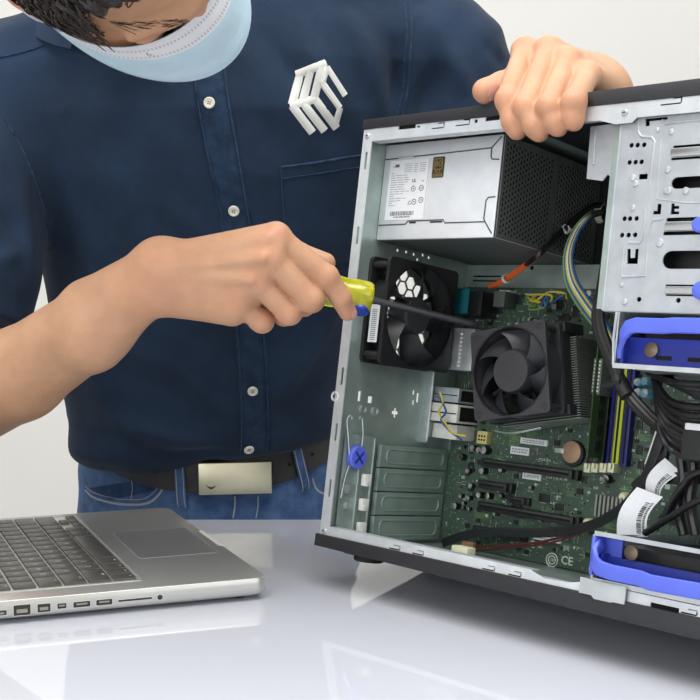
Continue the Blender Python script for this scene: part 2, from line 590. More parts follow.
# keyboard: recessed well with raised rim, then one mesh per key
UNIT = (LW - KV0 - KV1) / 14.5
KU1 = KU0 + ROW * 5.55
mb = MB()
mb.plate(rrect(KU0 - 0.0022, KU1 + 0.002, KV0 - 0.0022, LW - KV1 + 0.0022, 0.003), [], 0.0003, 0, Matrix.Translation((0, 0, LZ + 0.0002)))
mb.plate(rrect(KU0 - 0.0036, KU1 + 0.0034, KV0 - 0.0036, LW - KV1 + 0.0036, 0.004),
         [rrect(KU0 - 0.0022, KU1 + 0.002, KV0 - 0.0022, LW - KV1 + 0.0022, 0.003)], 0.0008, 0, Matrix.Translation((0, 0, LZ + 0.0004)))
lbuild(mb, 'keyboard_deck', [M['lap_side']])
rows = [
    [('fn', 1), ('ctrl', 1), ('alt', 1), ('cmd', 1.25), ('', 5), ('cmd', 1.25), ('alt', 1)],
    [('shift', 2.25)] + [(c, 1) for c in 'ZXCVBNM,./'] + [('shift', 2.25)],
    [('caps', 1.75)] + [(c, 1) for c in "ASDFGHJKL;'"] + [('return', 1.75)],
    [('tab', 1.5)] + [(c, 1) for c in 'QWERTYUIOP[]'] + [('\\', 1)],
    [(c, 1) for c in '`1234567890-='] + [('delete', 1.5)],
    [('esc', 14.5 / 14)] + [('F%d' % i, 14.5 / 14) for i in range(1, 13)] + [('', 14.5 / 14)],
]
KZ0, KZ1 = LZ + 0.0004, LZ + 0.0022


def key(u0, u1, v0, v1, txt):
    g = 0.0011
    b = MB()
    b.box(u0 + g, u1 - g, v0 + g, v1 - g, KZ0, KZ1, 0, bev=0.0007, seg=2)
    if txt:
        big = len(txt) == 1
        sz = 0.0062 if big else 0.0030
        # legends read from the front edge: text x along +v reversed to keep it upright for the typist
        if big: org = ((u0 + u1) / 2, (v0 + v1) / 2)
        else:
            org = (u0 + 0.0042, (v0 + v1) / 2)
        mt = frame((org[0], org[1], KZ1 + 0.00005), (0, 1, 0), (1, 0, 0))
        if flip: pass
        b.text(txt, sz, mt, 1, 0.00004)
    return lbuild(b, 'key', [M['key'], M['key_ink']])


for r, row in enumerate(rows):
    v = KV0
    u0 = KU0 + r * ROW
    u1 = u0 + (ROW if r < 5 else ROW * 0.55)
    for txt, wd in row:
        key(u0, u1, v, v + wd * UNIT, txt); v += wd * UNIT
    if r == 0:
        h = ROW / 2
        key(u0, u0 + h, v, v + UNIT, '')
        key(u0, u0 + h, v + UNIT, v + 2 * UNIT, ''); key(u0 + h, u0 + ROW, v + UNIT, v + 2 * UNIT, '')
        key(u0, u0 + h, v + 2 * UNIT, v + 3 * UNIT, '')

# side ports along the near edge (v = 0); u measured from the front corner, matched to the photo
def uside(px):
    q = TZ(px, 590 + (264 - px) * 0.0909 - 2, 0.012)
    return float((_IN @ (q - A_)[:2])[0])


def port(name, px0, px1, z0, z1, label, tongue=True):
    ua, ub = sorted((uside(px0), uside(px1)))
    ua = max(ua, 0.003)
    b = MB()
    mtx = frame((0, 0, 0), (1, 0, 0), (0, 0, 1))
    fx = Matrix(((1, 0, 0, 0), (0, 0, 1, -0.00015), (0, 1, 0, 0), (0, 0, 0, 1)))   # local x->u, y->z, z->v
    r = min(0.0006, (z1 - z0) * 0.3)
    b.plate(rrect(ua, ub, z0, z1, r), [], 0.0002, 0, fx)
    b.plate(rrect(ua - 0.0004, ub + 0.0004, z0 - 0.0004, z1 + 0.0004, r), [rrect(ua, ub, z0, z1, r)], 0.0004, 2, fx)
    if tongue:
        w_ = ub - ua; h_ = z1 - z0
        b.box(ua + w_ * 0.18, ub - w_ * 0.18, -0.0008, -0.0002, z0 + h_ * (0.45 if tongue == 1 else 0.25), z0 + h_ * (0.72 if tongue == 1 else 0.6), 1)
    o = lbuild(b, name, [M['port_in'], M['port_tongue'], M['lap_side']])
    return tag(o, label)


port('power_port', -6, 7, 0.0085, 0.0125, 'pale magnetic power port', 2)
port('network_port', 14, 31, 0.0070, 0.0155, 'tall network port', 2)
port('data_port', 38, 51, 0.0080, 0.0148, 'square data port', 2)
port('display_port', 58, 67, 0.0095, 0.0138, 'small display port', 1)
port('usb_port', 74, 91, 0.0092, 0.0138, None, 1)
port('usb_port', 97, 113, 0.0092, 0.0138, None, 1)
port('card_slot', 119, 153, 0.0105, 0.0122, 'thin card slot', False)
ua = uside(161)
fx = Matrix(((1, 0, 0, ua), (0, 0, 1, -0.0003), (0, 1, 0, 0.0112), (0, 0, 0, 1)))
b = MB(); b.lathe([(0.0021, 0.0), (0.0021, 0.0003), (0.0014, 0.0003), (0.0014, 0.0001)], fx, 20, 0)
b.lathe([(0.0014, 0.0002), (0.0, 0.00025)], fx, 16, 1)
lbuild(b, 'audio_jack', [M['port_in'], M['hole']])
# screen lid standing open beyond the left frame edge
mb = MB()
ang = math.radians(133)
# lid local: x up along the lid, y along the hinge, z thickness
lm = frame((LD - 0.004, 0, LZ + 0.001), (math.cos(PI - ang), 0, math.sin(PI - ang)), (0, 1, 0))
mb.box(0, LD * 0.98, 0, LW, -0.0045, 0.0, 0, bev=0.002, mtx=lm)
lbuild(mb, 'lid', [M['lap']])
mb = MB(); mb.box(0.008, LD * 0.965, 0.004, LW - 0.004, 0.0, 0.0006, 0, mtx=lm)
lbuild(mb, 'screen', [M['screen']])
mb = MB(); mb.tube([lp2 for lp2 in [(LD - 0.005, 0.03, LZ - 0.001), (LD - 0.005, LW - 0.03, LZ - 0.001)]], 0.0035, 12)
lbuild(mb, 'hinge', [M['black']])
for u in (0.02, LD - 0.02):
    for v in (0.02, LW - 0.02):
        mb = MB(); mb.lathe([(0.006, 0.0), (0.0055, 0.004)], Matrix.Translation((u, v, 0)), 16)
        lbuild(mb, 'rubber_foot', [M['rubber']])

# ================================================================== the open computer tower
CL, CW, CH = 0.455, 0.178, 0.368
pc = tag(empty('computer_tower', BC, RC),
         'open black computer tower tilted back on the table with its side panel off', 'computer')
FX = lambda y: frame((0, y, 0), (1, 0, 0), (0, 0, 1))          # sheet in XZ, local z towards the open side
FR = lambda x: frame((x, 0, 0), (0, 1, 0), (0, 0, 1))          # sheet in YZ, local z towards the front


def part(mb, name, mats, parent=pc, label=None, **k):
    return tag(mb.build(name, mats, parent, **k), label)


# --- outer shell
mb = MB()
mb.box(-0.003, CL, -0.002, CW + 0.004, 0.3665, 0.3762, 0, bev=0.0022)
mb.v = [(x, y, z + (0.0015 * x / CL if z > 0.37 else -0.003 * x / CL)) for x, y, z in mb.v]
part(mb, 'top_cover', [M['black_cover']])
mb = MB(); mb.box(-0.0045, CL, -0.003, 0.0012, -0.0092, 0.0016, 0, bev=0.0012)
mb.box(-0.0045, CL, -0.003, CW + 0.003, -0.0092, -0.0074, 0, bev=0.0008)
mb.v = [(x, y, z - (0.005 * x / CL if z < -0.004 else 0.0)) for x, y, z in mb.v]
part(mb, 'bottom_cover', [M['black_cover']])
mb = MB(); mb.box(0.0, CL, CW + 0.0005, CW + 0.0015, -0.005, CH, 0)
part(mb, 'far_side_panel', [M['black_paint']])
mb = MB(); mb.box(CL, CL + 0.03, -0.006, CW + 0.006, -0.015, CH + 0.012, 0, bev=0.006, seg=3)
part(mb, 'front_bezel', [M['black_cover']])
fx_ = float(L(366, 560, 0.034)[0])
for x, y in ((fx_, 0.034), (CL - 0.03, 0.034), (fx_, 0.150), (CL - 0.03, 0.150)):
    mb = MB()
    mb.box(x - 0.018, x + 0.016, y - 0.012, y + 0.012, -0.0145, -0.0085, 0, bev=0.0015)
    mb.lathe([(0.0125, -0.0186), (0.0135, -0.0178), (0.0135, -0.0140)], Matrix.Translation((x + 0.003, y, 0)), 24)
    part(mb, 'rubber_foot', [M['rubber']])

# --- rear panel with real openings: fan vent, port window, small slots, screw holes
FYC, FZC, FR_ = 0.068, 0.2065, 0.050
holes = []
hx = 0.0074
for i in range(-9, 10):
    for j in range(-9, 10):
        cy = FYC + hx * 1.5 * i * 1.0
        cz = FZC + hx * math.sqrt(3) * (j + 0.5 * (i % 2))
        if math.hypot(cy - FYC, cz - FZC) < FR_ - 0.007:
            holes.append(circ(cy, cz, hx * 0.88, 6))
for y, z, w_, h_ in ((0.026, 0.127, .004, .009), (0.0405, 0.125, .006, .006), (0.100, 0.1365, .003, .004), (0.1065, 0.132, .0035, .009),
                     (0.101, 0.127, .003, .004)):
    holes.append([(y - w_ / 2, z - h_ / 2), (y + w_ / 2, z - h_ / 2), (y + w_ / 2, z + h_ / 2), (y - w_ / 2, z + h_ / 2)])
for cy, cz, s_ in ((0.0765, 0.1155, 0.0045),):
    t = s_ * .33
    holes.append([(cy - t, cz - s_), (cy + t, cz - s_), (cy + t, cz - t), (cy + s_, cz - t), (cy + s_, cz + t), (cy + t, cz + t), (cy + t, cz + s_),
                  (cy - t, cz + s_), (cy - t, cz + t), (cy - s_, cz + t), (cy - s_, cz - t), (cy - t, cz - t)])
for y, dz in ((0.056, 0), (0.068, .0005), (0.079, 0), (0.085, -.004), (0.087, -.0085), (0.092, .0015), (0.101, .0005)): holes.append(circ(y, 0.2660 + dz, 0.0016, 8))
holes.append([(0.119, 0.100), (0.152, 0.100), (0.152, 0.245), (0.119, 0.245)])
mb = MB()
mb.plate([(0.0, -0.0065), (CW, -0.0065), (CW, CH - 0.002), (0.0, CH - 0.002)], holes, 0.0012, 0, FR(0.0035))
# bosses and embossed ring around the two round screw points
for y, z in ((0.032, 0.1155), (0.048, 0.1150)):
    mb.lathe([(0.0042, 0), (0.0042, 0.0018), (0.0026, 0.0022), (0.0024, 0.001)], frame((0.004, y, z), (0, 1, 0), (0, 0, 1)), 16, 1)
part(mb, 'rear_panel', [M['steel_in'], M['steel']])
# partition rib beside the port blocks
mb = MB(); mb.box(0.004, 0.012, 0.1165, 0.1185, 0.090, 0.160, 0, bev=0.0006)
mb.tube([(0.011, 0.1175, 0.092), (0.011, 0.1175, 0.158)], 0.0016, 8)
part(mb, 'panel_rib', [M['steel']])

# --- side frame: the folded flange round the opening
mb = MB()
# rear upright, with oval slots
slots = [rrect(0.0035, 0.0066, z, z + 0.016, 0.0013) for z in (0.035, 0.085, 0.135, 0.197, 0.262, 0.330)]
mb.plate([(-0.001, -0.003), (0.0100, -0.003), (0.0100, 0.3665), (-0.001, 0.3665)], slots, 0.0012, 0, FX(0.0))
mb.box(-0.001, 0.0004, 0.0, 0.012, -0.003, 0.3665, 0)
# top strip with notches
top = [(0.0100, 0.3555), (0.125, 0.3552), (0.248, 0.3535), (0.262, 0.3495), (0.276, 0.3495), (0.280, 0.3530), (CL, 0.3520), (CL, 0.3675), (0.0100, 0.3675)]


def cut(px0, px1, py0, py1):
    a_, c_ = L(px0, (py0 + py1) / 2), L(px1, (py0 + py1) / 2)
    return rrect(a_[0], c_[0], L(px0, py1)[2], L(px0, py0)[2], 0.0006)


hooks = [cut(399, 416, 126.4, 130.0), cut(417.2, 420.5, 126.2, 128.0), cut(475, 478, 119.8, 123.2), cut(486, 500, 117.5, 121.5)]


def jhook(x, z, w_=0.018, h_=0.0042):
    t = 0.0011
    return [(x, z), (x + w_, z), (x + w_ + t, z + t), (x + w_ + t, z + h_), (x + w_ - 0.006, z + h_), (x + w_ - 0.006, z + h_ - t), (x + w_, z + h_ - t), (x + w_, z + t), (x, z + t)]


for px, py, w_ in ((432, 129.5, .013), (456, 126.5, .014), (661, 106.0, .016)):
    q = L(px, py); hooks.append(jhook(float(q[0]), float(q[2]), w_, 0.0052))
mb.plate(top, hooks, 0.0012, 0, FX(0.0))
mb.box(0.010, 0.245, 0.0, 0.010, 0.3553, 0.3565, 0)
# bottom strip
bot = [(0.0100, -0.003), (CL, -0.003), (CL, 0.0090), (0.275, 0.0090), (0.262, 0.0060), (0.240, 0.0052), (0.228, 0.0088), (0.0100, 0.0095)]
bh = []
for px, py in ((389, 552), (412, 557), (482, 572), (508, 578), (681, 613)):
    bh.append(jhook(float(L(px, py)[0]), 0.0018, 0.0115, 0.0040))
bh.append(rrect(0.330, 0.352, 0.0010, 0.0048, 0.0006))
mb.plate(bot, bh, 0.0012, 0, FX(0.0))
mb.box(0.0100, CL, 0.0, 0.0105, 0.0046, 0.0052, 0)
mb.box(0.0100, 0.228, 0.0, 0.0105, 0.0086, 0.0094, 0)
# hook ring on the rear edge
r_ = [(-0.001 + 0.0036 * math.cos(a), -0.0006, 0.1245 + 0.0036 * math.sin(a)) for a in np.linspace(0, 2 * PI, 17)]
mb.tube(r_, 0.0011, 8)
part(mb, 'side_frame', [M['flange']])
# black behind the hook cuts
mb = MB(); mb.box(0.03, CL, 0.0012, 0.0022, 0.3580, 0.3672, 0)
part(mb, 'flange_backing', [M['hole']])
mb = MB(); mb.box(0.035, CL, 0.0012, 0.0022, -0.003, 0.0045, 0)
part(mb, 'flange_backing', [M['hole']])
# screws
for x, z in ((0.0045, 0.3605), (0.2695, 0.3575), (0.0045, 0.0050)):
    mb = MB(); mb.lathe([(0.0026, 0), (0.0026, 0.0008), (0.0018, 0.0014), (0.0, 0.0014)], frame((x, -0.0006, z), (1, 0, 0), (0, 0, 1)), 14, 0)
    mb.box(-0.0014, 0.0014, -0.0003, 0.0003, 0.0013, 0.0016, 1, mtx=frame((x, -0.0006, z), (1, 0, 0), (0, 0, 1)))
    part(mb, 'screw', [M['steel_bright'], M['hole']])
# cover plate that bridges the bottom strip near the lower bay
mb = MB()
mb.plate([(0.2735, 0.0010), (0.2840, 0.0010), (0.2865, -0.0012), (0.3000, -0.0012), (0.3025, -0.0005), (0.3115, -0.0005), (0.3115, 0.0108), (0.2735, 0.0125)], [], 0.0012, 0, FX(-0.0036))
mb.box(0.2735, 0.3115, -0.0036, 0.012, 0.0105, 0.0120, 0)
part(mb, 'bridge_plate', [M['steel']])

# --- floor, tray, inner top
mb = MB(); mb.box(0.002, CL, 0.002, CW, -0.0076, -0.0064, 0)
part(mb, 'floor_panel', [M['steel_in']])
q = L(532, 268, 0.161)
mb = MB(); mb.plate([(0.003, -0.0065), (CL, -0.0065), (CL, 0.2690), (0.003, 0.2690)], [circ(q[0], q[2], .0022, 10), rrect(0.012, 0.046, 0.2525, 0.2540, 0.0006), rrect(0.012, 0.046, 0.2570, 0.2585, 0.0006)], 0.0012, 0, FX(0.1615))
mb.box(0.003, CL, 0.1615, 0.1770, 0.2680, 0.2690, 0)
part(mb, 'motherboard_tray', [M['steel_in']])
mb = MB(); mb.box(0.003, CL, 0.1755, 0.1765, 0.2690, 0.3660, 0)  # black sheet standing in for shade behind the supply and drive bays
part(mb, 'bay_shade_plate', [M['black_paint']])
mb = MB(); mb.box(0.002, CL, 0.002, CW, 0.3655, 0.3664, 0)
part(mb, 'roof_panel', [M['steel_in']])
mb = MB(); mb.box(CL - 0.004, CL - 0.002, 0.002, CW, -0.004, CH - 0.002, 0)
part(mb, 'front_panel', [M['steel_in']])

# --- expansion slot covers, clips, latch
SZ = [0.0855, 0.0640, 0.0420, 0.0200, -0.0035]
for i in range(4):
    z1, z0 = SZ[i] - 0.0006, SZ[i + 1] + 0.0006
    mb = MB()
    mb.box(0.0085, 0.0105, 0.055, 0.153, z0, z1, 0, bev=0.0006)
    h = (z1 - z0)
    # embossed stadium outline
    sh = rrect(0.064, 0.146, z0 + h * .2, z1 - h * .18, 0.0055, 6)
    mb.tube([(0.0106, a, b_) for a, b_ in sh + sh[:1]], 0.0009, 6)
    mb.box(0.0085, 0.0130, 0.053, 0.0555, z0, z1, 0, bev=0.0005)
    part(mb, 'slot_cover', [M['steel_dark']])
for z in (0.0525, 0.0302, 0.0088):
    mb = MB(); mb.box(0.0100, 0.0150, 0.0335, 0.0425, z - 0.0058, z + 0.0050, 0, bev=0.0008)
    mb.box(0.0150, 0.0165, 0.0335, 0.0380, z - 0.0058, z - 0.001, 0, bev=0.0005)
    part(mb, 'slot_clip', [M['white_pl']])
mb = MB(); mb.plate(rrect(0.010, 0.0485, 0.002, 0.092, 0.003), [], 0.001, 0, FR(0.0075))
mb.tube([(0.008, 0.0485, 0.003), (0.008, 0.0485, 0.090)], 0.0012, 8)
mb.tube([(0.008, 0.031, 0.003), (0.008, 0.031, 0.090)], 0.0009, 8)
part(mb, 'latch_plate', [M['steel_in']])
mb = MB()
km = frame((0.009, 0.0235, 0.0720), (0, 1, 0), (0, 0, 1))
mb.lathe([(0.0105, 0), (0.0105, 0.0045), (0.0095, 0.0055), (0.0, 0.0055)], km, 28, 0)
for a in (45, 135): mb.box(-0.0070, 0.0070, -0.0008, 0.0008, 0.0052, 0.0060, 1, mtx=km @ Matrix.Rotation(math.radians(a), 4, 'Z'))
part(mb, 'latch_knob', [M['blue'], M['blue_dark']])
mb = MB()
mb.tube(smooth_path([(0.011, 0.016, 0.066), (0.011, 0.009, 0.093), (0.011, 0.006, 0.105), (0.012, 0.009, 0.109), (0.012, 0.011, 0.106)], 6), 0.0009, 8)
mb.tube(smooth_path([(0.011, 0.028, 0.076), (0.011, 0.029, 0.090), (0.011, 0.026, 0.105), (0.012, 0.022, 0.109), (0.012, 0.020, 0.106)], 6), 0.0009, 8)
mb.tube(smooth_path([(0.010, 0.016, 0.064), (0.010, 0.012, 0.050), (0.010, 0.010, 0.035)], 6), 0.0009, 8)
part(mb, 'latch_spring', [M['wire_steel']])
mb = MB()
for y, z, r in ((0.018, 0.043, 0.0045), (0.020, 0.028, 0.003)):
    mb.lathe([(r, 0), (r, 0.0015), (r * .5, 0.002), (0, 0.002)], frame((0.008, y, z), (0, 1, 0), (0, 0, 1)), 14)
part(mb, 'latch_screw', [M['steel_bright']])

# --- power supply
PX0, PX1, PY0, PY1, PZ0, PZ1 = 0.0045, 0.1380, 0.0250, 0.1740, 0.2705, 0.3580
psu = mb = MB()
mb.box(PX0, PX1, PY0, PY1, PZ0, PZ1, 0, bev=0.0008)
psu = part(mb, 'power_supply', [M['psu_steel']])
# folded cover outline: dark seams on the face
mb = MB()
yb = PY0 - 0.0002


def seam(pts, r=0.0006): mb.tube([(x, yb, z) for x, z in pts], r, 6)


seam([(0.006, 0.3445), (0.030, 0.3450), (0.075, 0.3458), (0.1270, 0.3470)])
seam([(0.1270, 0.3470), (0.1365, 0.3560)])
seam([(0.1270, 0.3470), (0.1272, 0.3395), (0.1285, 0.3372), (0.1362, 0.3365)])
seam([(0.006, 0.2838), (0.038, 0.2840), (0.041, 0.2868), (0.082, 0.2868), (0.084, 0.2840), (0.128, 0.2838)])
seam([(0.128, 0.2838), (0.1362, 0.2735)])
seam([(0.128, 0.2838), (0.1264, 0.2862), (0.1268, 0.3020), (0.1290, 0.3045), (0.1362, 0.3048)])
mb.build('cover_seam', [M['groove']], psu)
mb = MB(); mb.box(0.043, 0.0505, yb - 0.0003, yb, 0.2845, 0.2860, 0, bev=0.0002); mb.box(0.067, 0.081, yb - 0.0003, yb, 0.2845, 0.2858, 0)
mb.box(0.022, 0.040, yb - 0.0008, yb, 0.3440, 0.3460, 1, bev=0.0003)
mb.build('cover_tab', [M['hole'], M['steel_bright']], psu)
mb = MB(); mb.box(PX0 + 0.001, PX1 - 0.0006, PY0 + 0.0012, PY1, PZ0 - 0.0006, PZ0 + 0.0002, 0)  # thin darker sheet that paints shade onto the supply's underside
mb.build('underside_shade', [M['psu_under']], psu)
# rating label
lx0, lx1, lz0, lz1 = 0.0125, 0.0585, 0.2880, 0.3425
mb = MB(); mb.plate([(lx0, lz0), (lx1, lz0), (lx1, lz1), (lx0, lz1)], [], 0.0003, 0, FX(PY0 - 0.0003))
FT = FX(PY0 - 0.00055)
rnd = random.Random(3)


def tick(x0, x1, z0, z1, mi): mb.box(x0, x1, PY0 - 0.00056, PY0 - 0.0005, z0, z1, mi)


x = lx0 + 0.006
while x < lx0 + 0.035:
    w_ = rnd.choice((0.0004, 0.0007, 0.0011)); tick(x, x + w_, lz0 + 0.0040, lz0 + 0.0078, 1); x += w_ + rnd.choice((0.0005, 0.0008))
mb.text('ACB5C07892306XXX', 0.0022, FT @ Matrix.Translation((lx0 + 0.0205, lz0 + 0.0026, 0)), 1)
for k, z in enumerate(np.arange(lz1 - 0.012, lz0 + 0.013, -0.0021)):
    n_ = rnd.randint(1, 4); x = lx0 + 0.003
    for q in range(n_):
        l_ = rnd.uniform(0.003, 0.008)
        if x + l_ < lx0 + 0.026: tick(x, x + l_, z, z + 0.0006, 2)
        x += l_ + 0.0012
for z in np.arange(lz1 - 0.004, lz1 - 0.012, -0.0018):
    for x, l_ in ((lx0 + 0.018, 0.009), (lx0 + 0.029, 0.005), (lx0 + 0.036, 0.007)): tick(x, x + l_, z, z + 0.0005, 2)
tick(lx0 + 0.0065, lx0 + 0.0115, lz1 - 0.0062, lz1 - 0.0035, 1)
mb.text('c', 0.004, FT @ Matrix.Translation((lx0 + 0.005, lz1 - 0.005, 0)), 1)
mb.text('UL', 0.0042, FT @ Matrix.Translation((lx0 + 0.0310, lz1 - 0.0195, 0)), 1, bold=0.0001)
for cx, cz in ((lx0 + 0.0310, lz1 - 0.0265), (lx0 + 0.0335, lz1 - 0.0385), (lx0 + 0.0415, lz1 - 0.0372), (lx0 + 0.0405, lz1 - 0.0265)):
    cc = circ(cx, cz, 0.0024, 18)
    mb.tube([(a, PY0 - 0.0006, b_) for a, b_ in cc + cc[:1]], 0.0003, 5, 1)
    tick(cx - 0.001, cx + 0.001, cz - 0.0004, cz + 0.0004, 1)
tri = [(lx0 + 0.0265, lz1 - 0.0405), (lx0 + 0.0305, lz1 - 0.0405), (lx0 + 0.0285, lz1 - 0.0372)]
mb.tube([(a, PY0 - 0.0006, b_) for a, b_ in tri + tri[:1]], 0.00025, 5, 1)
tick(lx0 + 0.0405, lx0 + 0.0425, lz1 - 0.0205, lz1 - 0.0197, 1)
tag(mb.build('rating_label', [M['label'], M['ink_soft'], M['ink_grey']], psu), 'white rating label with bar code')
# efficiency badge
mb = MB(); bx0, bx1, bz0, bz1 = 0.0635, 0.0765, 0.3245, 0.3430
mb.plate(rrect(bx0, bx1, bz0, bz1, 0.001), [], 0.0004, 1, FX(PY0 - 0.0003))
FB = FX(PY0 - 0.00062)
oc = rrect(bx0 + 0.0016, bx1 - 0.0016, bz0 + 0.0070, bz1 - 0.0015, 0.0014)
ic = rrect(bx0 + 0.0023, bx1 - 0.0023, bz0 + 0.0077, bz1 - 0.0022, 0.0010)
mb.plate(oc, [ic], 0.0002, 0, FB)
mb.text('80', 0.0080, FB @ Matrix.Translation(((bx0 + bx1) / 2, bz0 + 0.0120, 0)), 0, bold=0.0)
mb.text('PLUS', 0.0031, FB @ Matrix.Translation(((bx0 + bx1) / 2, bz0 + 0.0052, 0)), 0)
mb.plate([(bx0 + .0012, bz0 + .0010), (bx1 - .0012, bz0 + .0010), (bx1 - .0012, bz0 + .0034), (bx0 + .0012, bz0 + .0034)], [], 0.0002, 0, FB)
mb.text('BRONZE', 0.0023, FX(PY0 - 0.0008) @ Matrix.Translation(((bx0 + bx1) / 2, bz0 + 0.0022, 0)), 1)
tag(mb.build('efficiency_badge', [M['gold'], M['badge_dark']], psu), 'bronze efficiency badge')
# perforated black vent end
vh = []
vp = 0.0047
for i in range(60):
    for j in range(40):
        cy = PY0 + 0.006 + i * vp * 0.866
        cz = PZ0 + 0.005 + (j + 0.5 * (i % 2)) * vp
        if cy > PY1 - 0.006 or cz > PZ1 - 0.006: continue
        if 0.098 < cy < 0.106: continue
        if cy > 0.115 and 0.2930 < cz < 0.2985: continue
        vh.append(circ(cy, cz, vp * 0.40, 6, PI / 6))
mb = MB(); mb.plate([(PY0 + 0.0008, PZ0 + 0.0005), (PY1, PZ0 + 0.0005), (PY1, PZ1 - 0.0005), (PY0 + 0.0008, PZ1 - 0.0005)], vh, 0.0012, 0, FR(PX1 + 0.0016))
mb.box(PX1 - 0.0005, PX1 + 0.0004, PY0 + 0.0008, PY1, PZ0 + 0.0005, PZ1 - 0.0005, 1)
tag(mb.build('vent_grille', [M['vent_paint'], M['hole']], psu), 'dark perforated vent')
# wires' plastic grommet on the vent end
mb = MB()
_g = LX(601, 213, PX1 + 0.003)
gm = frame((PX1 + 0.002, _g[1], _g[2]), (0, 1, 0), (0, 0, 1))
mb.lathe([(0.0105, 0), (0.0105, 0.004), (0.0085, 0.006), (0.0075, 0.004), (0.0, 0.003)], gm, 20, 0)
mb.build('cable_grommet', [M['white_wire']], psu)


# --- fans
def fan_blades(mtx, rh, ro, nb, twist, hgt, name, mats, parent, a0=0.0):
    b = MB()
    b.lathe([(rh, 0.001), (rh, hgt * 0.85), (rh * 0.92, hgt), (0.0, hgt)], mtx, 32, 0)
    for k in range(nb):
        a = a0 + 2 * PI * k / nb
        vs = []; fs = []
        NR, NC = 6, 5
        for side in (0, 1):
            for i in range(NR):
                t = i / (NR - 1); r = rh * 0.97 + (ro - rh * 0.97) * t
                span = twist * (1.0 - 0.12 * t) + 0.25 * t
                for j in range(NC):
                    q = j / (NC - 1)
                    aa = a + (q - 0.35) * span + 0.30 * t
                    z = hgt * (0.10 + 0.82 * q ** 0.85) - side * 0.0011
                    vs.append((r * math.cos(aa), r * math.sin(aa), z))
        o2 = NR * NC
        for i in range(NR - 1):
            for j in range(NC - 1):
                p = i * NC + j
                fs.append((p, p + 1, p + NC + 1, p + NC)); fs.append((o2 + p, o2 + p + NC, o2 + p + NC + 1, o2 + p + 1))
        for i in range(NR - 1):
            for j in (0, NC - 1):
                p = i * NC + j; fs.append((p, p + NC, o2 + p + NC, o2 + p))
        for j in range(NC - 1):
            p = (NR - 1) * NC + j; fs.append((p, p + 1, o2 + p + 1, o2 + p))
        b.add(vs, fs, 0, mtx)
    return b.build(name, mats, parent, angle=50)


def fan_frame(b, mtx, s, th, ro, fl=0.0035, mi=0):
    """square fan frame: two corner flanges joined by a round shroud"""
    h = s / 2
    hs = [circ(sx * h * 0.86, sy * h * 0.86, s * 0.022, 10) for sx in (-1, 1) for sy in (-1, 1)]
    for z0 in (fl / 2, th - fl / 2):
        b.plate(rrect(-h, h, -h, h, s * 0.05, 4), [circ(0, 0, ro, 40)] + hs, fl, mi, mtx @ Matrix.Translation((0, 0, z0)))
    b.lathe([(ro, 0), (ro + 0.0016, 0), (ro + 0.0016, th), (ro, th), (ro, 0)], mtx, 40, mi)
    for sx in (-1, 1):
        for sy in (-1, 1):
            b.lathe([(s * 0.035, 0), (s * 0.035, th)], mtx @ Matrix.Translation((sx * h * 0.86, sy * h * 0.86, 0)), 12, mi)


FS = 0.097
fm = frame((0.0047, FYC, FZC), (0, 1, 0), (0, 0, 1))
b = MB(); fan_frame(b, fm, FS, 0.0255, FS * 0.475)
# struts of the motor mount at the wall side
b.lathe([(0.017, 0.0005), (0.017, 0.003), (0.0, 0.003)], fm, 24)
for k in range(4):
    a = 0.5 + k * PI / 2
    b.box(0.015, FS * 0.475, -0.0018, 0.0018, 0.0005, 0.003, 0, mtx=fm @ Matrix.Rotation(a, 4, 'Z'))
rf = part(b, 'rear_fan', [M['fan_dark']])
fan_blades(fm @ Matrix.Translation((0, 0, 0.003)), 0.0175, FS * 0.462, 5, 0.40, 0.020, 'fan_blades', [M['fan']], rf, 0.95)
b = MB(); b.plate(rrect(-0.0055, 0.0055, -0.026, 0.012, 0.0005), [], 0.0003, 0, frame((0.0175, FYC - FS / 2 + 0.0006, FZC - 0.004), (1, 0, 0), (0, 0, 1)))
b.mi = [0] * len(b.f)
for q in range(16): b.box(0.0145, 0.0205, FYC - FS / 2 + 0.0002, FYC - FS / 2 + 0.0004, FZC - 0.028 + q * 0.0018, FZC - 0.0272 + q * 0.0018, 1)
tag(b.build('fan_label', [M['label'], M['ink_grey']], rf), 'white label on the side of the fan')
for z in (FZC - FS * .42, FZC + FS * .42):
    b = MB(); b.lathe([(0.0032, 0), (0.0032, 0.017), (0.0018, 0.019), (0, 0.019)], frame((0.0055, FYC - FS / 2 + 0.004, z), (0, 1, 0), (0, 0, 1)), 12)
    b.build('mounting_pin', [M['rubber']], rf)

# --- motherboard
BY = 0.155
mbd = MB(); mbd.plate([(0.0115, -0.0055), (0.285, -0.0055), (0.285, 0.246), (0.0115, 0.246)], [circ(0.03, 0.09, .002, 8), circ(0.148, 0.018, 0.0018, 8)], 0.0016, 0, FX(BY))
board = part(mbd, 'motherboard', [M['pcb']])
BF = BY - 0.0008      # board face


def at(px, py, h=0.0):
    q = L(px, py, BF - h); return float(q[0]), float(q[2])


def bpart(b, name, mats, label=None, parent=None): return tag(b.build(name, mats, parent or board), label)


# small surface parts: far too many to count
rs = random.Random(11)
KEEP = [(at(px, py), r) for px, py, r in ((552, 560, .008), (567, 561, .010), (535, 442, .016), (521, 451, .012), (533, 476, .012), (557, 478, .014), (571, 452, .013), (548, 538, .016))]


def clear(x, z): return all(abs(x - c[0]) > r or abs(z - c[1]) > min(r, .007) for c, r in KEEP)


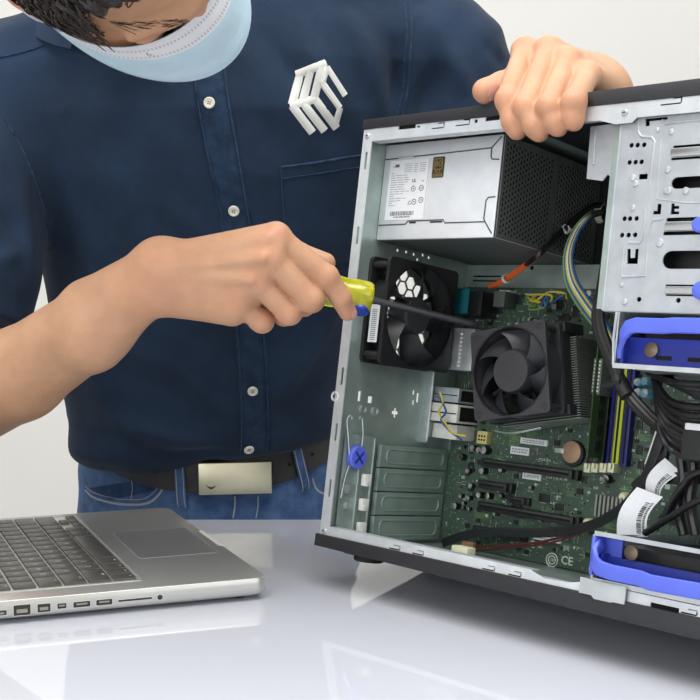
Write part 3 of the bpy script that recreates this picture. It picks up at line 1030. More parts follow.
b = MB()
for k in range(900):
    x, z = rs.uniform(0.016, 0.275), rs.uniform(-0.003, 0.242)
    if not clear(x, z): continue
    w_, h_ = rs.choice(((0.0016, 0.0008), (0.0008, 0.0016), (0.0024, 0.0014), (0.0014, 0.0024), (0.004, 0.003), (0.006, 0.005)))
    if rs.random() < 0.7: w_ *= 0.8; h_ *= 0.8
    mi = rs.choice((0, 0, 1, 1, 2, 2, 3)) if w_ < 0.004 else rs.choice((0, 0, 2))
    b.box(x, x + w_, BF - rs.choice((0.0006, 0.001, 0.0014)), BF, z, z + h_, mi)
for k in range(420):
    x, z = rs.uniform(0.016, 0.275), rs.uniform(-0.003, 0.242); l_ = rs.uniform(0.002, 0.007)
    if not clear(x, z): continue
    if rs.random() < .5: b.box(x, x + l_, BF - 0.0001, BF, z, z + 0.0003, 3)
    else: b.box(x, x + 0.0003, BF - 0.0001, BF, z, z + l_, 3)
for k in range(44):     # clusters of tracks
    x, z = rs.uniform(0.03, 0.22), rs.uniform(0.005, 0.12)
    for q in range(6): b.box(x, x + rs.uniform(0.006, 0.014), BF - 0.0001, BF, z + q * 0.0009, z + q * 0.0009 + 0.0003, 4)
tag(b.build('surface_components', [M['chip'], M['chip_grey'], M['steel_in'], M['white_ink'], M['green_wire']], board), kind='stuff')

# chips
for px, py, w_, h_ in ((545, 498, .012, .007), (560, 507, .009, .006), (520, 515, .010, .005), (585, 480, .006, .006), (608, 540, .005, .012),
                       (500, 310, .008, .008), (520, 300, .007, .009), (566, 318, .008, .008), (577, 312, .008, .01), (590, 460, .006, .007), (640, 425, .006, .008),
                       (640, 450, .006, .008), (641, 465, .006, .007), (655, 430, .008, .007), (655, 460, .007, .006), (560, 305, .006, .009)):
    x, z = at(px, py)
    b = MB(); b.box(x - w_ / 2, x + w_ / 2, BF - 0.0016, BF, z - h_ / 2, z + h_ / 2, 0, bev=0.0003)
    for q in np.linspace(-h_ / 2 + .001, h_ / 2 - .001, 5):
        b.box(x - w_ / 2 - 0.0009, x + w_ / 2 + 0.0009, BF - 0.0006, BF, z + q - 0.0002, z + q + 0.0002, 1)
    bpart(b, 'chip', [M['chip'], M['steel_in']])


# expansion slots
def slot(pa, pb, wd, ht, name='expansion_slot'):
    xa, za = at(*pa, ht); xb, zb = at(*pb, ht)
    zc = (za + zb) / 2
    b = MB()
    b.box(xa, xb, BF - ht, BF, zc - wd / 2, zc + wd / 2, 0, bev=0.0005)
    b.box(xa + 0.003, xb - 0.003, BF - ht - 0.0002, BF - ht + 0.002, zc - wd * 0.13, zc + wd * 0.13, 1)
    b.box(xb, xb + 0.004, BF - ht * 0.7, BF, zc - wd * 0.6, zc + wd * 0.6, 0, bev=0.0005)
    for q in np.arange(xa + 0.004, xb - 0.004, 0.002): b.box(q, q + 0.0008, BF - ht - 0.0001, BF - ht, zc + wd * 0.2, zc + wd * 0.32, 2)
    return bpart(b, name, [M['black'], M['hole'], M['chip_grey']])


slot((481, 463), (572, 474), 0.0078, 0.010)
slot((478, 484), (506, 488), 0.0078, 0.010)
slot((477, 508), (573, 519), 0.0078, 0.010)
slot((508, 499), (524, 502), 0.0060, 0.006)
slot((472, 531), (520, 535), 0.0065, 0.008)


# capacitors
def capac(px, py, r, h, blue=False):
    x, z = at(px, py, h)
    b = MB(); m_ = frame((x, BF, z), (1, 0, 0), (0, 0, 1))
    b.lathe([(r, 0), (r, h * 0.9), (r * 0.92, h)], m_, 16, 1 if blue else 0)
    b.lathe([(r * 0.92, h), (r * 0.85, h - 0.0003), (0, h - 0.0003)], m_, 16, 2)
    b.box(-r * .8, r * .8, -0.0002, 0.0002, h - 0.0004, h - 0.0001, 0, mtx=m_)
    bpart(b, 'capacitor', [M['chip'], M['cap_blue'], M['cap_top']])


for a in ((470, 486, .0026, .006), (500, 470, .0024, .006), (500, 496, .0022, .005), (530, 488, .002, .004), (472, 448, .003, .007), (540, 520, .002, .004), (483, 450, .0040, .009), (481, 471, .0032, .008), (478, 495, .003, .008), (487, 496, .003, .008), (460, 457, .0034, .007), (467, 471, .0026, .006),
          (454, 506, .0034, .007), (460, 496, .0022, .006), (468, 498, .0022, .006), (462, 508, .0018, .005), (468, 509, .0018, .005), (605, 479, .0038, .007),
          (478, 450, .003, .008), (463, 503, .0016, .005)): capac(*a)
for a in ((637, 382, .0036, .010), (644, 381, .0036, .010), (637, 392, .0036, .010), (644, 393, .0040, .011)): capac(*a, blue=True)
# coin cell in its black holder
x, z = at(571, 452, 0.004); m_ = frame((x, BF, z), (1, 0, 0), (0, 0, 1))
b = MB(); b.lathe([(0.0118, 0), (0.0118, 0.0030), (0.0112, 0.0036), (0.0105, 0.0036)], m_ @ Matrix.Translation((0.0012, -0.0012, 0)), 28, 0)
b.lathe([(0.0100, 0.0005), (0.0100, 0.0040), (0.0092, 0.0044), (0, 0.0044)], m_, 32, 1)
b.box(-0.0130, -0.0075, -0.0022, 0.0022, 0.0042, 0.0050, 2, bev=0.0002, mtx=m_)
bpart(b, 'coin_cell', [M['black'], M['copper_cell'], M['steel']], 'copper coloured coin cell in black holder')


# stickers and silkscreen on the board
def sticker(px, py, w_, h_, name='board_sticker', lines=2, txt=None):
    x, z = at(px, py)
    b = MB(); m_ = frame((x, BF - 0.0019, z), (1, 0, 0), (0, 0, 1))
    b.box(-w_ / 2, w_ / 2, -h_ / 2, h_ / 2, -0.0018, 0.0002, 0, mtx=m_)
    if txt: b.text(txt, h_ * 0.82, m_ @ Matrix.Translation((0, 0, 0.0003)), 1, bold=0.0001)
    else:
        r2 = random.Random(int(px))
        for k in range(lines):
            zz = -h_ / 2 + h_ * (k + 1) / (lines + 1); xx = -w_ * .42
            while xx < w_ * .4:
                l_ = r2.uniform(.0008, .003); b.box(xx, min(xx + l_, w_ * .44), zz - h_ * .1, zz + h_ * .1, 0.0002, 0.0003, 1, mtx=m_); xx += l_ + .0008
    bpart(b, name, [M['label'], M['ink_grey']], 'white printed sticker on the board')


sticker(535, 442, 0.030, 0.0055); sticker(521, 451, 0.021, 0.0072); sticker(533, 476, 0.0205, 0.0070, txt='Lenovo'); sticker(548, 538, 0.030, 0.006)
def silk(txt, px, py, s_):
    x, z = at(px, py); b = MB(); b.text(txt, s_, frame((x, BF - 0.0002, z), (1, 0, 0), (0, 0, 1)), 0, bold=s_ * 0.012)
    bpart(b, 'board_printing', [M['white_ink']])


silk('I O I X X M', 557, 478, 0.0046); silk('CE', 567, 561, 0.0105); silk('PCI-E X16', 545, 460, 0.003); silk('R33', 596, 488, 0.003); silk('10', 552, 560, 0.004)
for px, py, rr in ((552, 560, 0.0060), (552, 560, 0.0036), (533, 546, .0014), (540, 546, .0014)):
    x, z = at(px, py); cc = circ(x, z, rr, 24); b = MB()
    b.tube([(a, BF - 0.0002, c) for a, c in cc + cc[:1]], 0.0006, 5)
    bpart(b, 'printed_ring', [M['white_ink']])

# pin headers and small connectors
x, z = at(487, 438)
b = MB(); b.box(x - 0.006, x + 0.006, BF - 0.008, BF, z - 0.006, z + 0.006, 0, bev=0.0005)
for i in range(3):
    for j in range(2): b.box(x - 0.004 + i * .0032, x - 0.0024 + i * .0032, BF - 0.0085, BF - 0.0079, z - 0.003 + j * .0035, z - 0.0012 + j * .0035, 1)
bpart(b, 'pin_connector', [mat('pale_yellow_plastic', (206, 196, 128), 0.5), M['hole']])
x, z = at(514, 303)
for px, py, w_, h_, m_ in ((508, 296, .012, .010, 'white_pl'), (560, 330, .018, .006, 'cream'), (572, 405, .006, .002, 'cream')):
    x, z = at(px, py)
    b = MB(); b.box(x - w_ / 2, x + w_ / 2, BF - 0.007, BF, z - h_ / 2, z + h_ / 2, 0, bev=0.0006)
    for q in np.linspace(-.35, .35, 4): b.box(x + w_ * q - .0006, x + w_ * q + .0006, BF - 0.0073, BF - 0.0069, z - h_ * .3, z + h_ * .3, 1)
    bpart(b, 'pin_connector', [M[m_], M['grey_pl']])

# memory: sockets and modules standing out from the board
zt, zb_ = 0.176, 0.0915


def bar(px, name, mkey, ht, wd, z0, z1, dy=0.0):
    x = float(L(px, 430, BF - ht)[0])
    b = MB(); b.box(x - wd / 2, x + wd / 2, BF - ht, BF, z0, z1, 0, bev=0.0004)
    b.box(x - wd * .14, x + wd * .14, BF - ht - 0.0002, BF - ht + 0.001, z0 + 0.002, z1 - 0.002, 1)
    return bpart(b, name, [M[mkey], M['hole']])


for px, mk in ((612, 'navy_slot'), (617.5, 'yellow_slot'), (626, 'navy_slot')):
    bar(px, 'memory_socket', mk, 0.008, 0.0064 if mk != 'yellow_slot' else 0.0072, zb_, 0.212)
bar(603, 'memory_socket', 'black', 0.008, 0.006, zb_, 0.212)
for px, ht in ((589.5, 0.030),):
    x = float(L(px, 430, BF - ht)[0])
    b = MB(); b.box(x - 0.0007, x + 0.0007, BF - ht, BF - 0.006, zb_ + 0.004, 0.208, 0)
    for q in range(0):
        z0 = zb_ + 0.010 + q * 0.0138
        b.box(x - 0.0018, x + 0.0018, BF - ht + 0.006, BF - 0.013, z0, z0 + 0.0105, 1, bev=0.0002)
    for q in range(8):
        z0 = zb_ + 0.010 + q * 0.0138; b.box(x + 0.0006, x + 0.0015, BF - ht + 0.008, BF - 0.013, z0, z0 + 0.0090, 1, bev=0.0002)
    mm = bpart(b, 'memory_module', [M['dimm'], M['chip'], M['gold']], 'green memory module standing on the board')
    b = MB(); b.box(x - 0.0022, x - 0.0018, BF - ht + 0.004, BF - 0.014, 0.150, 0.196, 0)
    tag(b.build('module_label', [M['label']], mm), 'white label on the memory module')
for px in (588.5, 596, 604.5, 612.5):
    x, z = at(px, 468, 0.010)
    b = MB(); b.box(x - 0.0031, x + 0.0031, BF - 0.013, BF, z - 0.0040, z + 0.0040, 0, bev=0.0007)
    b.box(x - 0.0016, x + 0.0016, BF - 0.0155, BF - 0.012, z - 0.0005, z + 0.0040, 0, bev=0.0005)
    bpart(b, 'memory_latch', [M['cream']])

# chipset heatsink: square grid of pins
x0, z1 = at(596, 494, 0.008); x1, z0 = at(626, 521, 0.008)
b = MB(); b.box(x0, x1, BF - 0.002, BF, z0, z1, 0)
N = 8
for i in range(N):
    for j in range(N):
        cx = x0 + (i + .5) * (x1 - x0) / N; cz = z0 + (j + .5) * (z1 - z0) / N
        b.box(cx - 0.0010, cx + 0.0010, BF - 0.010, BF - 0.001, cz - 0.0012, cz + 0.0012, 0)
bpart(b, 'chipset_heatsink', [M['alu']], 'small square pin heatsink')
for px, py in ((623, 497), (587, 523)):
    x, z = at(px, py, 0.006); b = MB(); b.lathe([(0.0042, 0), (0.0042, 0.006), (0.003, 0.008), (0, 0.008)], frame((x, BF, z), (1, 0, 0), (0, 0, 1)), 16)
    bpart(b, 'heatsink_pin', [M['cream']])

# rear port blocks
def block(name, x0, x1, y0, z0, z1, mk, label=None, deco=None):
    b = MB(); b.box(x0, x1, y0, BF, z0, z1, 0, bev=0.0008)
    if deco == 'dots':
        for k in range(9): b.box((x0 + x1) / 2 - 0.0006, (x0 + x1) / 2 + 0.0026, y0 - 0.0003, y0, z0 + 0.003 + k * (z1 - z0 - 0.006) / 9, z0 + 0.0052 + k * (z1 - z0 - 0.006) / 9, 1)
        b.box(x0 + 0.002, x0 + 0.0045, y0 - 0.0003, y0, z1 - 0.018, z1 - 0.005, 2)
    if deco == 'usb':
        b.box(x0 + 0.001, x1 - 0.001, y0 - 0.0004, y0, z0 + (z1 - z0) * .46, z0 + (z1 - z0) * .52, 2)
        b.box(x1 - 0.0003, x1 + 0.0003, y0 + 0.004, BF - 0.002, z0 + 0.002, z1 - 0.002, 2)
    return bpart(b, name, [M[mk], M['white_pl'], M['hole']], label)


block('video_port', 0.022, 0.0535, 0.120, 0.162, 0.202, 'steel', 'steel video port shell with a row of pale dots', 'dots')
block('usb_port_block', 0.010, 0.041, 0.122, 0.131, 0.145, 'steel_bright', None, 'usb')
block('usb_port_block', 0.010, 0.043, 0.120, 0.112, 0.1295, 'white_pl', None, 'usb')
block('audio_port_block', 0.010, 0.040, 0.126, 0.096, 0.1100, 'white_pl')
block('printer_port', 0.014, 0.0355, 0.128, 0.217, 0.241, 'teal', 'teal port block')
block('serial_port', 0.0365, 0.052, 0.128, 0.215, 0.239, 'black')
block('port_shell', 0.060, 0.073, 0.135, 0.225, 0.240, 'chip_grey')
mb = MB(); mb.box(0.0045, 0.0095, 0.119, 0.153, 0.096, 0.246, 0)
part(mb, 'port_shield', [M['steel_in']])

# --- processor cooler, turned a few degrees
q0 = L(509, 371, 0.072)
cm = Matrix.Translation((q0[0], 0.0, q0[2])) @ Matrix.Rotation(math.radians(-11), 4, 'Y') @ Matrix.Translation((0, 0.072, 0))
# local sheet frame: x right, y up, z toward the viewer
cmf = cm @ frame((0, 0, 0), (1, 0, 0), (0, 0, 1))
CS = 0.0795
b = MB(); fan_frame(b, cmf @ Matrix.Translation((0, 0, -0.025)), CS, 0.025, CS * 0.478)
b.lathe([(0.017, 0.0005), (0.017, 0.003), (0.0, 0.003)], cmf @ Matrix.Translation((0, 0, -0.025)), 24)
for k in range(4): b.box(0.015, CS * 0.475, -0.0018, 0.0018, 0.0005, 0.003, 0, mtx=cmf @ Matrix.Translation((0, 0, -0.025)) @ Matrix.Rotation(.4 + k * PI / 2, 4, 'Z'))
cool = part(b, 'processor_cooler', [M['fan']], label='grey fan and finned cooler over the processor')
fan_blades(cmf @ Matrix.Translation((0.001, 0.0, -0.021)), 0.0195, CS * 0.465, 7, 0.66, 0.0205, 'fan_blades', [M['fan']], cool, 0.1)
b = MB()
h = CS / 2
for sx in (-1, 1):
    for sy in (-1, 1):
        b.box(sx * h * .96 - 0.0045, sx * h * .96 + 0.0045, sy * h * .9 - 0.0045, sy * h * .9 + 0.0045, -0.055, -0.0255, 0, bev=0.001, mtx=cmf)
for sy in (-1, 1): b.box(-h, h, sy * h * .96 - 0.0015, sy * h * .96 + 0.0015, -0.034, -0.0255, 0, mtx=cmf)
for sx in (-1, 1): b.box(sx * h * .97 - 0.0014, sx * h * .97 + 0.0014, -h, h, -0.046, -0.0255, 0, mtx=cmf)
b.build('fan_bracket', [M['fan_dark']], cool)
b = MB(); cs = cmf
b.box(-0.030, 0.034, -0.032, 0.032, -0.083, -0.076, 0, mtx=cs)
NF = 34
for k in range(NF):
    y_ = -0.0425 + 0.070 * k / (NF - 1)
    b.box(-0.036, 0.046, y_ - 0.0003, y_ + 0.0003, -0.078, -0.036, 0, mtx=cs)
b.build('heatsink_fins', [M['alu']], cool)
b = MB(); b.tube(smooth_path([cs @ Vector(p_) for p_ in ((-0.040, -0.046, -0.03), (-0.02, -0.050, -0.028), (0.012, -0.0485, -0.027))], 6), 0.0013, 8)
b.build('clip_wire', [M['wire_steel']], cool)

# --- drive cage (upper right): pressed steel face with cut-outs
GX0, GX1, GZ0, GZ1, GY = 0.2655, CL - 0.004, 0.2090, 0.3560, 0.0035
hs = []
for px, py in ((632, 145.5), (638, 145.3), (644.5, 145), (630, 162.5), (636, 162.3), (642, 162), (625, 218.8), (630.5, 218.8), (637, 218.6), (622.5, 235.3), (629, 235.2), (635.5, 235),
               (639.5, 299.5), (678.8, 300.5)):
    q = L(px, py, GY); hs.append(circ(q[0], q[2], 0.0019, 10))


def cagehole(px0, px1, py0, py1, r=0.001):
    a = L(px0, (py0 + py1) / 2, GY); c = L(px1, (py0 + py1) / 2, GY); t = L((px0 + px1) / 2, py0, GY); u = L((px0 + px1) / 2, py1, GY)
    return rrect(a[0], min(c[0], CL - .01), u[2], t[2], r)


hs += [cagehole(672, 760, 175, 187, 0.0045), cagehole(663, 760, 250.5, 269, 0.0065)]
hs += [cagehole(674, 760, 142.5, 145, 0.0006), cagehole(672, 760, 155, 157.5, 0.0006), cagehole(667, 760, 216.5, 220.5, 0.0006), cagehole(664, 760, 230.5, 234.5, 0.0006),
       cagehole(666, 760, 285, 286.8, 0.0005), cagehole(666, 760, 295, 296.8, 0.0005)]
hs += [cagehole(639.5, 648, 174, 179.5, 0.0004)]
# U and square-C shaped punches


def shape(pts): return [(float(L(a, c, GY)[0]), float(L(a, c, GY)[2])) for a, c in pts]


hs += [shape([(628, 249), (631, 249), (631, 258), (635, 258), (636, 249), (639, 249), (638, 264), (627.5, 264)]),
       shape([(658, 204), (662, 204), (661, 214.5), (653.5, 214.5), (654, 211), (657.5, 211)]),
       shape([(672, 203.5), (675, 203.5), (675, 206), (679.5, 206), (679.5, 209), (675, 209), (675, 211.5), (679.5, 211.5), (679.5, 214.5), (671, 214.5)]),
       shape([(646, 119), (668, 117), (668, 119.5), (650, 121.5), (650, 126), (646, 126.5)])]
mb = MB()
mb.plate([(GX0, GZ0), (GX1, GZ0), (GX1, GZ1), (GX0, GZ1)], hs, 0.0012, 0, FX(GY))
mb.box(GX0 - 0.0004, GX0 + 0.0008, GY - 0.0005, 0.150, GZ0, GZ1, 1)
mb.box(GX0, GX1, GY, 0.150, GZ0 - 0.0006, GZ0 + 0.0006, 1)
# bent edge: an outer return flange on the left
mb.box(GX0 - 0.0100, GX0 + 0.0005, 0.0095, 0.0107, GZ0 + 0.002, GZ1 - 0.001, 1)
mb.box(GX0 - 0.0012, GX0 + 0.0006, GY - 0.0012, 0.0100, GZ0, GZ1, 0, bev=0.0005)


def ridge(pts, r=0.0011): mb.tube([(float(L(a, c, GY)[0]), GY - 0.0004, float(L(a, c, GY)[2])) for a, c in pts], r, 8, 0)


# pressed ridges
ridge([(639.5, 117), (638.5, 132), (642, 137), (652, 137.5), (655, 141), (648, 200), (644.5, 207), (646, 214), (642.5, 240), (640, 243), (629, 243)])
ridge([(624, 247), (622, 276), (623, 277), (646, 276), (648, 244), (651, 224), (654, 220), (664, 219)])
ridge([(663, 120), (666, 124), (690, 121), (760, 116)])
ridge([(661, 139), (657, 199), (686, 203), (760, 202)], 0.0007)
for px, py, rr in ((633, 178, .0028), (633, 208, .0026), (636, 184, .0026), (660, 243, .0034), (668, 170, .0028), (658, 130, .002), (672, 132, .0025), (669, 191, .003), (666, 191, .0024), (622, 285, .0018), (625, 302, .0026), (686, 191, .003)):
    q = L(px, py, GY)
    mb.lathe([(rr, 0), (rr * .8, 0.0010), (rr * .3, 0.0013), (0, 0.0013)], frame((q[0], GY - 0.0005, q[2]), (1, 0, 0), (0, 0, 1)), 14, 0)
cage = part(mb, 'drive_cage', [M['steel_bright'], M['steel_in']], label='bright pressed steel drive cage')
mb = MB(); mb.box(GX0 + 0.004, GX1, 0.022, 0.0235, GZ0 + 0.004, GZ1 - 0.001, 0)  # painted black for the shade behind the cage cut-outs
mb.build('cage_shade_wall', [M['black_paint']], cage)
# bright spring bars seen through the long slots, round release buttons
for y0, y1 in ((146, 154.5), (221.5, 230), (287.5, 294.5)):
    r_ = cagehole(672 if y0 < 200 else 666, 760, y0, y1, 0.0005); xs = [p_[0] for p_ in r_]; zs = [p_[1] for p_ in r_]
    mb = MB(); mb.box(min(xs), max(xs), GY - 0.0022, GY - 0.0006, min(zs), max(zs), 0, bev=0.0005)
    mb.build('spring_bar', [M['wire_steel']], cage)
for px, py, rr in ((701.5, 225.5, 0.0055), (703, 291, 0.0065)):
    q = L(px, py, GY); mb = MB(); mb.lathe([(rr, 0), (rr, 0.0022), (rr * .8, 0.003), (0, 0.003)], frame((q[0], GY - 0.0018, q[2]), (1, 0, 0), (0, 0, 1)), 20)
    tag(mb.build('release_button', [M['blue']], cage), 'round blue button')
# flap at the cage's rear upper corner
mb = MB()
a = [(591, 127), (621, 123), (618.5, 176), (612, 178), (608, 174.5), (603, 181), (587, 179)]
mb.plate([(float(L(x_, z_, 0.012)[0]), float(L(x_, z_, 0.012)[2])) for x_, z_ in a], [], 0.0012, 0, FX(0.012))
q0_, q1_ = L(596, 130, 0.012), L(594, 165, 0.012)
mb.tube([(q0_[0], 0.0110, q0_[2]), (q1_[0], 0.0110, q1_[2])], 0.0012, 8)
mb.build('cage_flap', [M['steel_bright']], cage)

# --- drive trays with blue pull handles


def tray(name, z0, z1, label, hl, sf=.33):
    """one bay below the cage: steel sleeve, blue rail inside, drive body, blue bow handle"""
    x0 = 0.2805
    mb = MB()
    mb.box(x0, GX1, 0.0, 0.150, z0 - 0.0010, z0, 0)                      # sheet under
    mb.box(x0, GX1, -0.0006, 0.0006, z0 - 0.0024, z0 + 0.0012, 0)
    mb.box(x0 - 0.0006, x0 + 0.0008, 0.001, 0.150, z0, z1, 0)            # rear wall of the bay
    mb.tube([(x0, 0.0004, z0), (x0 - 0.002, 0.0004, (z0 + z1) / 2), (x0 - 0.0015, 0.0004, z1)], 0.0011, 8)
    root = part(mb, name, [M['steel']], label=label)
    mb = MB(); mb.box(x0 + 0.012, GX1, 0.020, 0.145, z0 + 0.003, z1 - 0.006, 0, bev=0.001)
    mb.build('hard_drive', [M['black']], root)
    mb = MB()
    mb.box(x0 + 0.003, GX1, 0.0085, 0.0115, z0 + 0.001, z0 + (z1 - z0) * 0.55, 0, bev=0.0006)
    mb.box(x0 + 0.003, x0 + 0.006, 0.003, 0.110, z0 + 0.001, z0 + (z1 - z0) * 0.6, 0, bev=0.0006)
    for q in (0.030, 0.055, 0.082): mb.box(x0 + q, x0 + q + 0.012, 0.0080, 0.0086, z0 + 0.006, z0 + 0.009, 1)
    mb.build('drive_rail', [M['blue_dark'], M['hole']], root)
    mb = MB(); mb.lathe([(0.0055, 0), (0.0055, 0.002), (0.002, 0.003), (0, 0.003)], frame((x0 + 0.026, 0.0085, z0 + (z1 - z0) * sf), (1, 0, 0), (0, 0, 1)), 18)
    mb.build('drive_screw', [mat('dull_screw', (112, 98, 84), 0.4, 0.6)], root)
    mb = MB()
    path = [(x0 + a_, y_, z0 + (z1 - z0) * b_) for a_, y_, b_ in hl]
    mb.tube(path, 1, 12, 0, True, flat=(0.0056, 0.0022), upv=(0.05, 0, 1))
    mb.build('pull_handle', [M['blue']], root)
    return root


tray('drive_tray', 0.1690, 0.2080, 'upper drive tray with blue handle and steel sleeve',
     [(0.0035, 0.006, 0.20), (0.0040, 0.002, 0.36), (0.008, -0.003, 0.56), (0.013, -0.005, 0.70), (0.019, -0.005, 0.745), (0.040, -0.005, 0.745), (0.050, -0.006, 0.765), (0.080, -0.006, 0.775), (0.12, -0.005, 0.775), (0.15, -0.003, 0.70)])
low = tray('drive_tray', 0.0120, 0.0440, 'lower drive tray with blue handle and steel sleeve',
           [(0.0010, 0.006, 0.80), (0.0010, 0.000, 0.62), (0.003, -0.004, 0.42), (0.009, -0.006, 0.30), (0.020, -0.0065, 0.26), (0.042, -0.0065, 0.26), (0.052, -0.008, 0.22), (0.080, -0.008, 0.24), (0.12, -0.006, 0.27), (0.15, -0.003, 0.35)], .72)
mb = MB(); mb.box(0.2800, GX1, -0.0006, 0.0155, 0.0444, 0.0456, 0); mb.box(0.2800, GX1, -0.0012, 0.0006, 0.0438, 0.0470, 0)
mb.build('tray_lip', [M['steel_bright']], low)
mb = MB(); mb.box(0.2785, 0.2815, -0.002, 0.014, 0.015, 0.0430, 0, bev=0.001); mb.box(0.2810, 0.296, 0.012, 0.0145, 0.018, 0.0430, 0)
mb.build('tray_cheek', [M['blue']], low)


# --- wiring
def wire(name, mats, pts, r, n=8, flat=None, upv=(0, 0, 1), parent=pc, label=None, sub=7):
    """pts: (px, py, depth)"""
    b = MB(); b.tube(smooth_path([L(*p_) for p_ in pts], sub), r, 10 if flat is None else 12, 0, True, flat=flat, upv=upv)
    return tag(b.build(name, mats, parent), label)


def VX(px, py, dx=0.0):
    q_ = LX(px, py, PX1 + 0.006 + dx); return (px, py, float(q_[1]))


for off, r in ((0, .0019), (2.4, .0017), (-2.4, .0017)):
    wire('power_wire', [M['cable']], [VX(606, 206 + off), VX(592, 206 + off * .5), VX(577, 218 + off), VX(563, 231 + off), VX(548, 246 + off * .8), VX(536, 257 + off * .5, -.006), (524, 266 + off * .4, .118)], r, label='black power wire')
for off, r in ((-1.3, .0019), (1.5, .0017)):
    wire('power_wire', [M['orange']], [VX(541, 253 + off, -.003), (526, 265 + off, .112), (512, 275 + off, .122), (499, 283 + off * .8, .130), (489, 286 + off * .4, .138)], r, label='orange power wire')
for px, py, dy in ((566, 229, VX(566, 229)[2] - .002), (506, 279, .124)):
    b = MB()
    q = L(px, py, dy); ax = L(px + 8, py - 6, dy - .003) - q
    m_ = frame(q, ax, (0, 0, 1)); m_ = m_ @ Matrix.Rotation(PI / 2, 4, 'Y')
    b.lathe([(0.0032, -0.0012), (0.0044, -0.0012), (0.0044, 0.0012), (0.0032, 0.0012), (0.0032, -0.0012)], m_, 14)
    b.box(0.003, 0.010, -0.0010, 0.0010, -0.0008, 0.0008, 0, mtx=m_)
    part(b, 'cable_tie', [M['white_pl']])
cols = ['green_wire', 'blue_wire', 'yellow_wire', 'white_wire', 'blue_wire', 'yellow_wire', 'blue_wire']
for k, mk in enumerate(cols):
    o = (k - 3) * 1.35
    wire('power_wire', [M[mk]], [VX(603, 212 + o * .4), (590 + o * .3, 216 + o * .5, .112), (577 + o * .8, 230, .100), (568.5 + o * .9, 254, .095), (571 + o * 1.25, 280 - o * .4, .100), (584 + o * 1.35, 303 - o * .8, .110), (602 + o, 327 - o, .122), (613 + o, 345, .130)],
         0.00135, label=mk.split('_')[0] + ' power wire')
# thick black loom passing in front of the memory
for k, (dx, r) in enumerate(((0, .0036), (4, .0030), (-3.5, .0026))):
    wire('cable_loom', [M['cable']], [(609 + dx * .3, 238, .100), (601 + dx * .6, 290, .075), (598 + dx, 322, .070), (609 + dx, 356, .070), (622 + dx, 385, .070), (640 + dx, 409 - dx * .4, .066), (665, 430 - dx, .060), (700, 446 - dx, .055), (760, 462 - dx, .055)], r)
b = MB(); q = L(617, 377, .068); q2 = L(628, 396, .068); b.tube([q, q2], 0.0062, 12)
q3 = L(604, 386, .068); b.tube([L(622, 382, .064), q3], 0.003, 10)
part(b, 'tape_wrap', [M['fan_dark']])
for k in range(7):
    y0 = 378 + k * 6.5
    wire('cable_loom', [M['cable']], [(650 + k * 1.5, 366 + k * 2, .10), (660, y0 + 12, .075 - k * .003), (676, y0 + 26 + k * 1.5, .058), (705, y0 + 30 + k * 2, .050), (765, y0 + 34, .05)], 0.0030 - 0.0002 * (k % 3))
for k in range(4):
    wire('cable_loom', [M['cable']], [(648 + k * 5, 372, .09), (668 + k * 6, 381 + k * 3, .055), (695 + k * 5, 384 + k * 5, .045), (760, 388 + k * 6, .045)], 0.0026)
wire('cable_loom', [M['cable']], [(668, 440, .07), (662, 466, .072), (652, 486, .075), (640, 506, .08)], 0.0038)
wire('cable_loom', [M['cable']], [(760, 462, .04), (700, 472, .045), (684, 485, .05), (672, 502, .055), (664, 520, .06)], 0.0030)
wire('cable_loom', [M['cable']], [(760, 478, .035), (700, 500, .04), (676, 514, .045), (655, 527, .05), (645, 533, .055)], 0.0026, label='grey black cable')
wire('cable_loom', [M['cable']], [(690, 440, .06), (694, 470, .06), (690, 500, .06), (696, 535, .06)], 0.0044)
wire('cable_loom', [M['cable']], [(680, 450, .065), (683, 480, .065), (678, 505, .065), (684, 535, .065)], 0.004)
# flat black ribbon along the board, rising to the right
wire('ribbon_cable', [M['cable']], [(443, 543, .130), (462, 536, .118), (492, 532, .112), (530, 533, .110), (565, 531, .108), (592, 525, .100), (612, 515, .092), (628, 503, .084), (643, 482, .076), (654, 456, .068), (663, 430, .062)], 1, flat=(0.0042, 0.0012), upv=(0, -0.25, 1))
wire('ribbon_cable', [M['cable']], [(634, 488, .078), (645, 480, .072), (668, 478, .066), (700, 478, .062), (760, 478, .06)], 1, flat=(0.0045, 0.0012), upv=(0, -0.25, 1))
wire('ribbon_cable', [M['white_pl']], [(649, 466, .085), (655, 448, .080), (661, 430, .075)], 1, flat=(0.0040, 0.0006), upv=(1, 0, 0), label='white flat cable')
wire('thin_wire', [M['red_wire']], [(440, 552, .135), (470, 547, .130), (500, 546, .128), (540, 542, .128), (575, 533, .128), (600, 524, .128)], 0.0011, label='dark red thin wire')
wire('thin_wire', [M['red_wire']], [(446, 556, .135), (475, 551, .130), (505, 548, .128), (545, 544, .128), (580, 534, .128)], 0.0010, label='dark red thin wire')
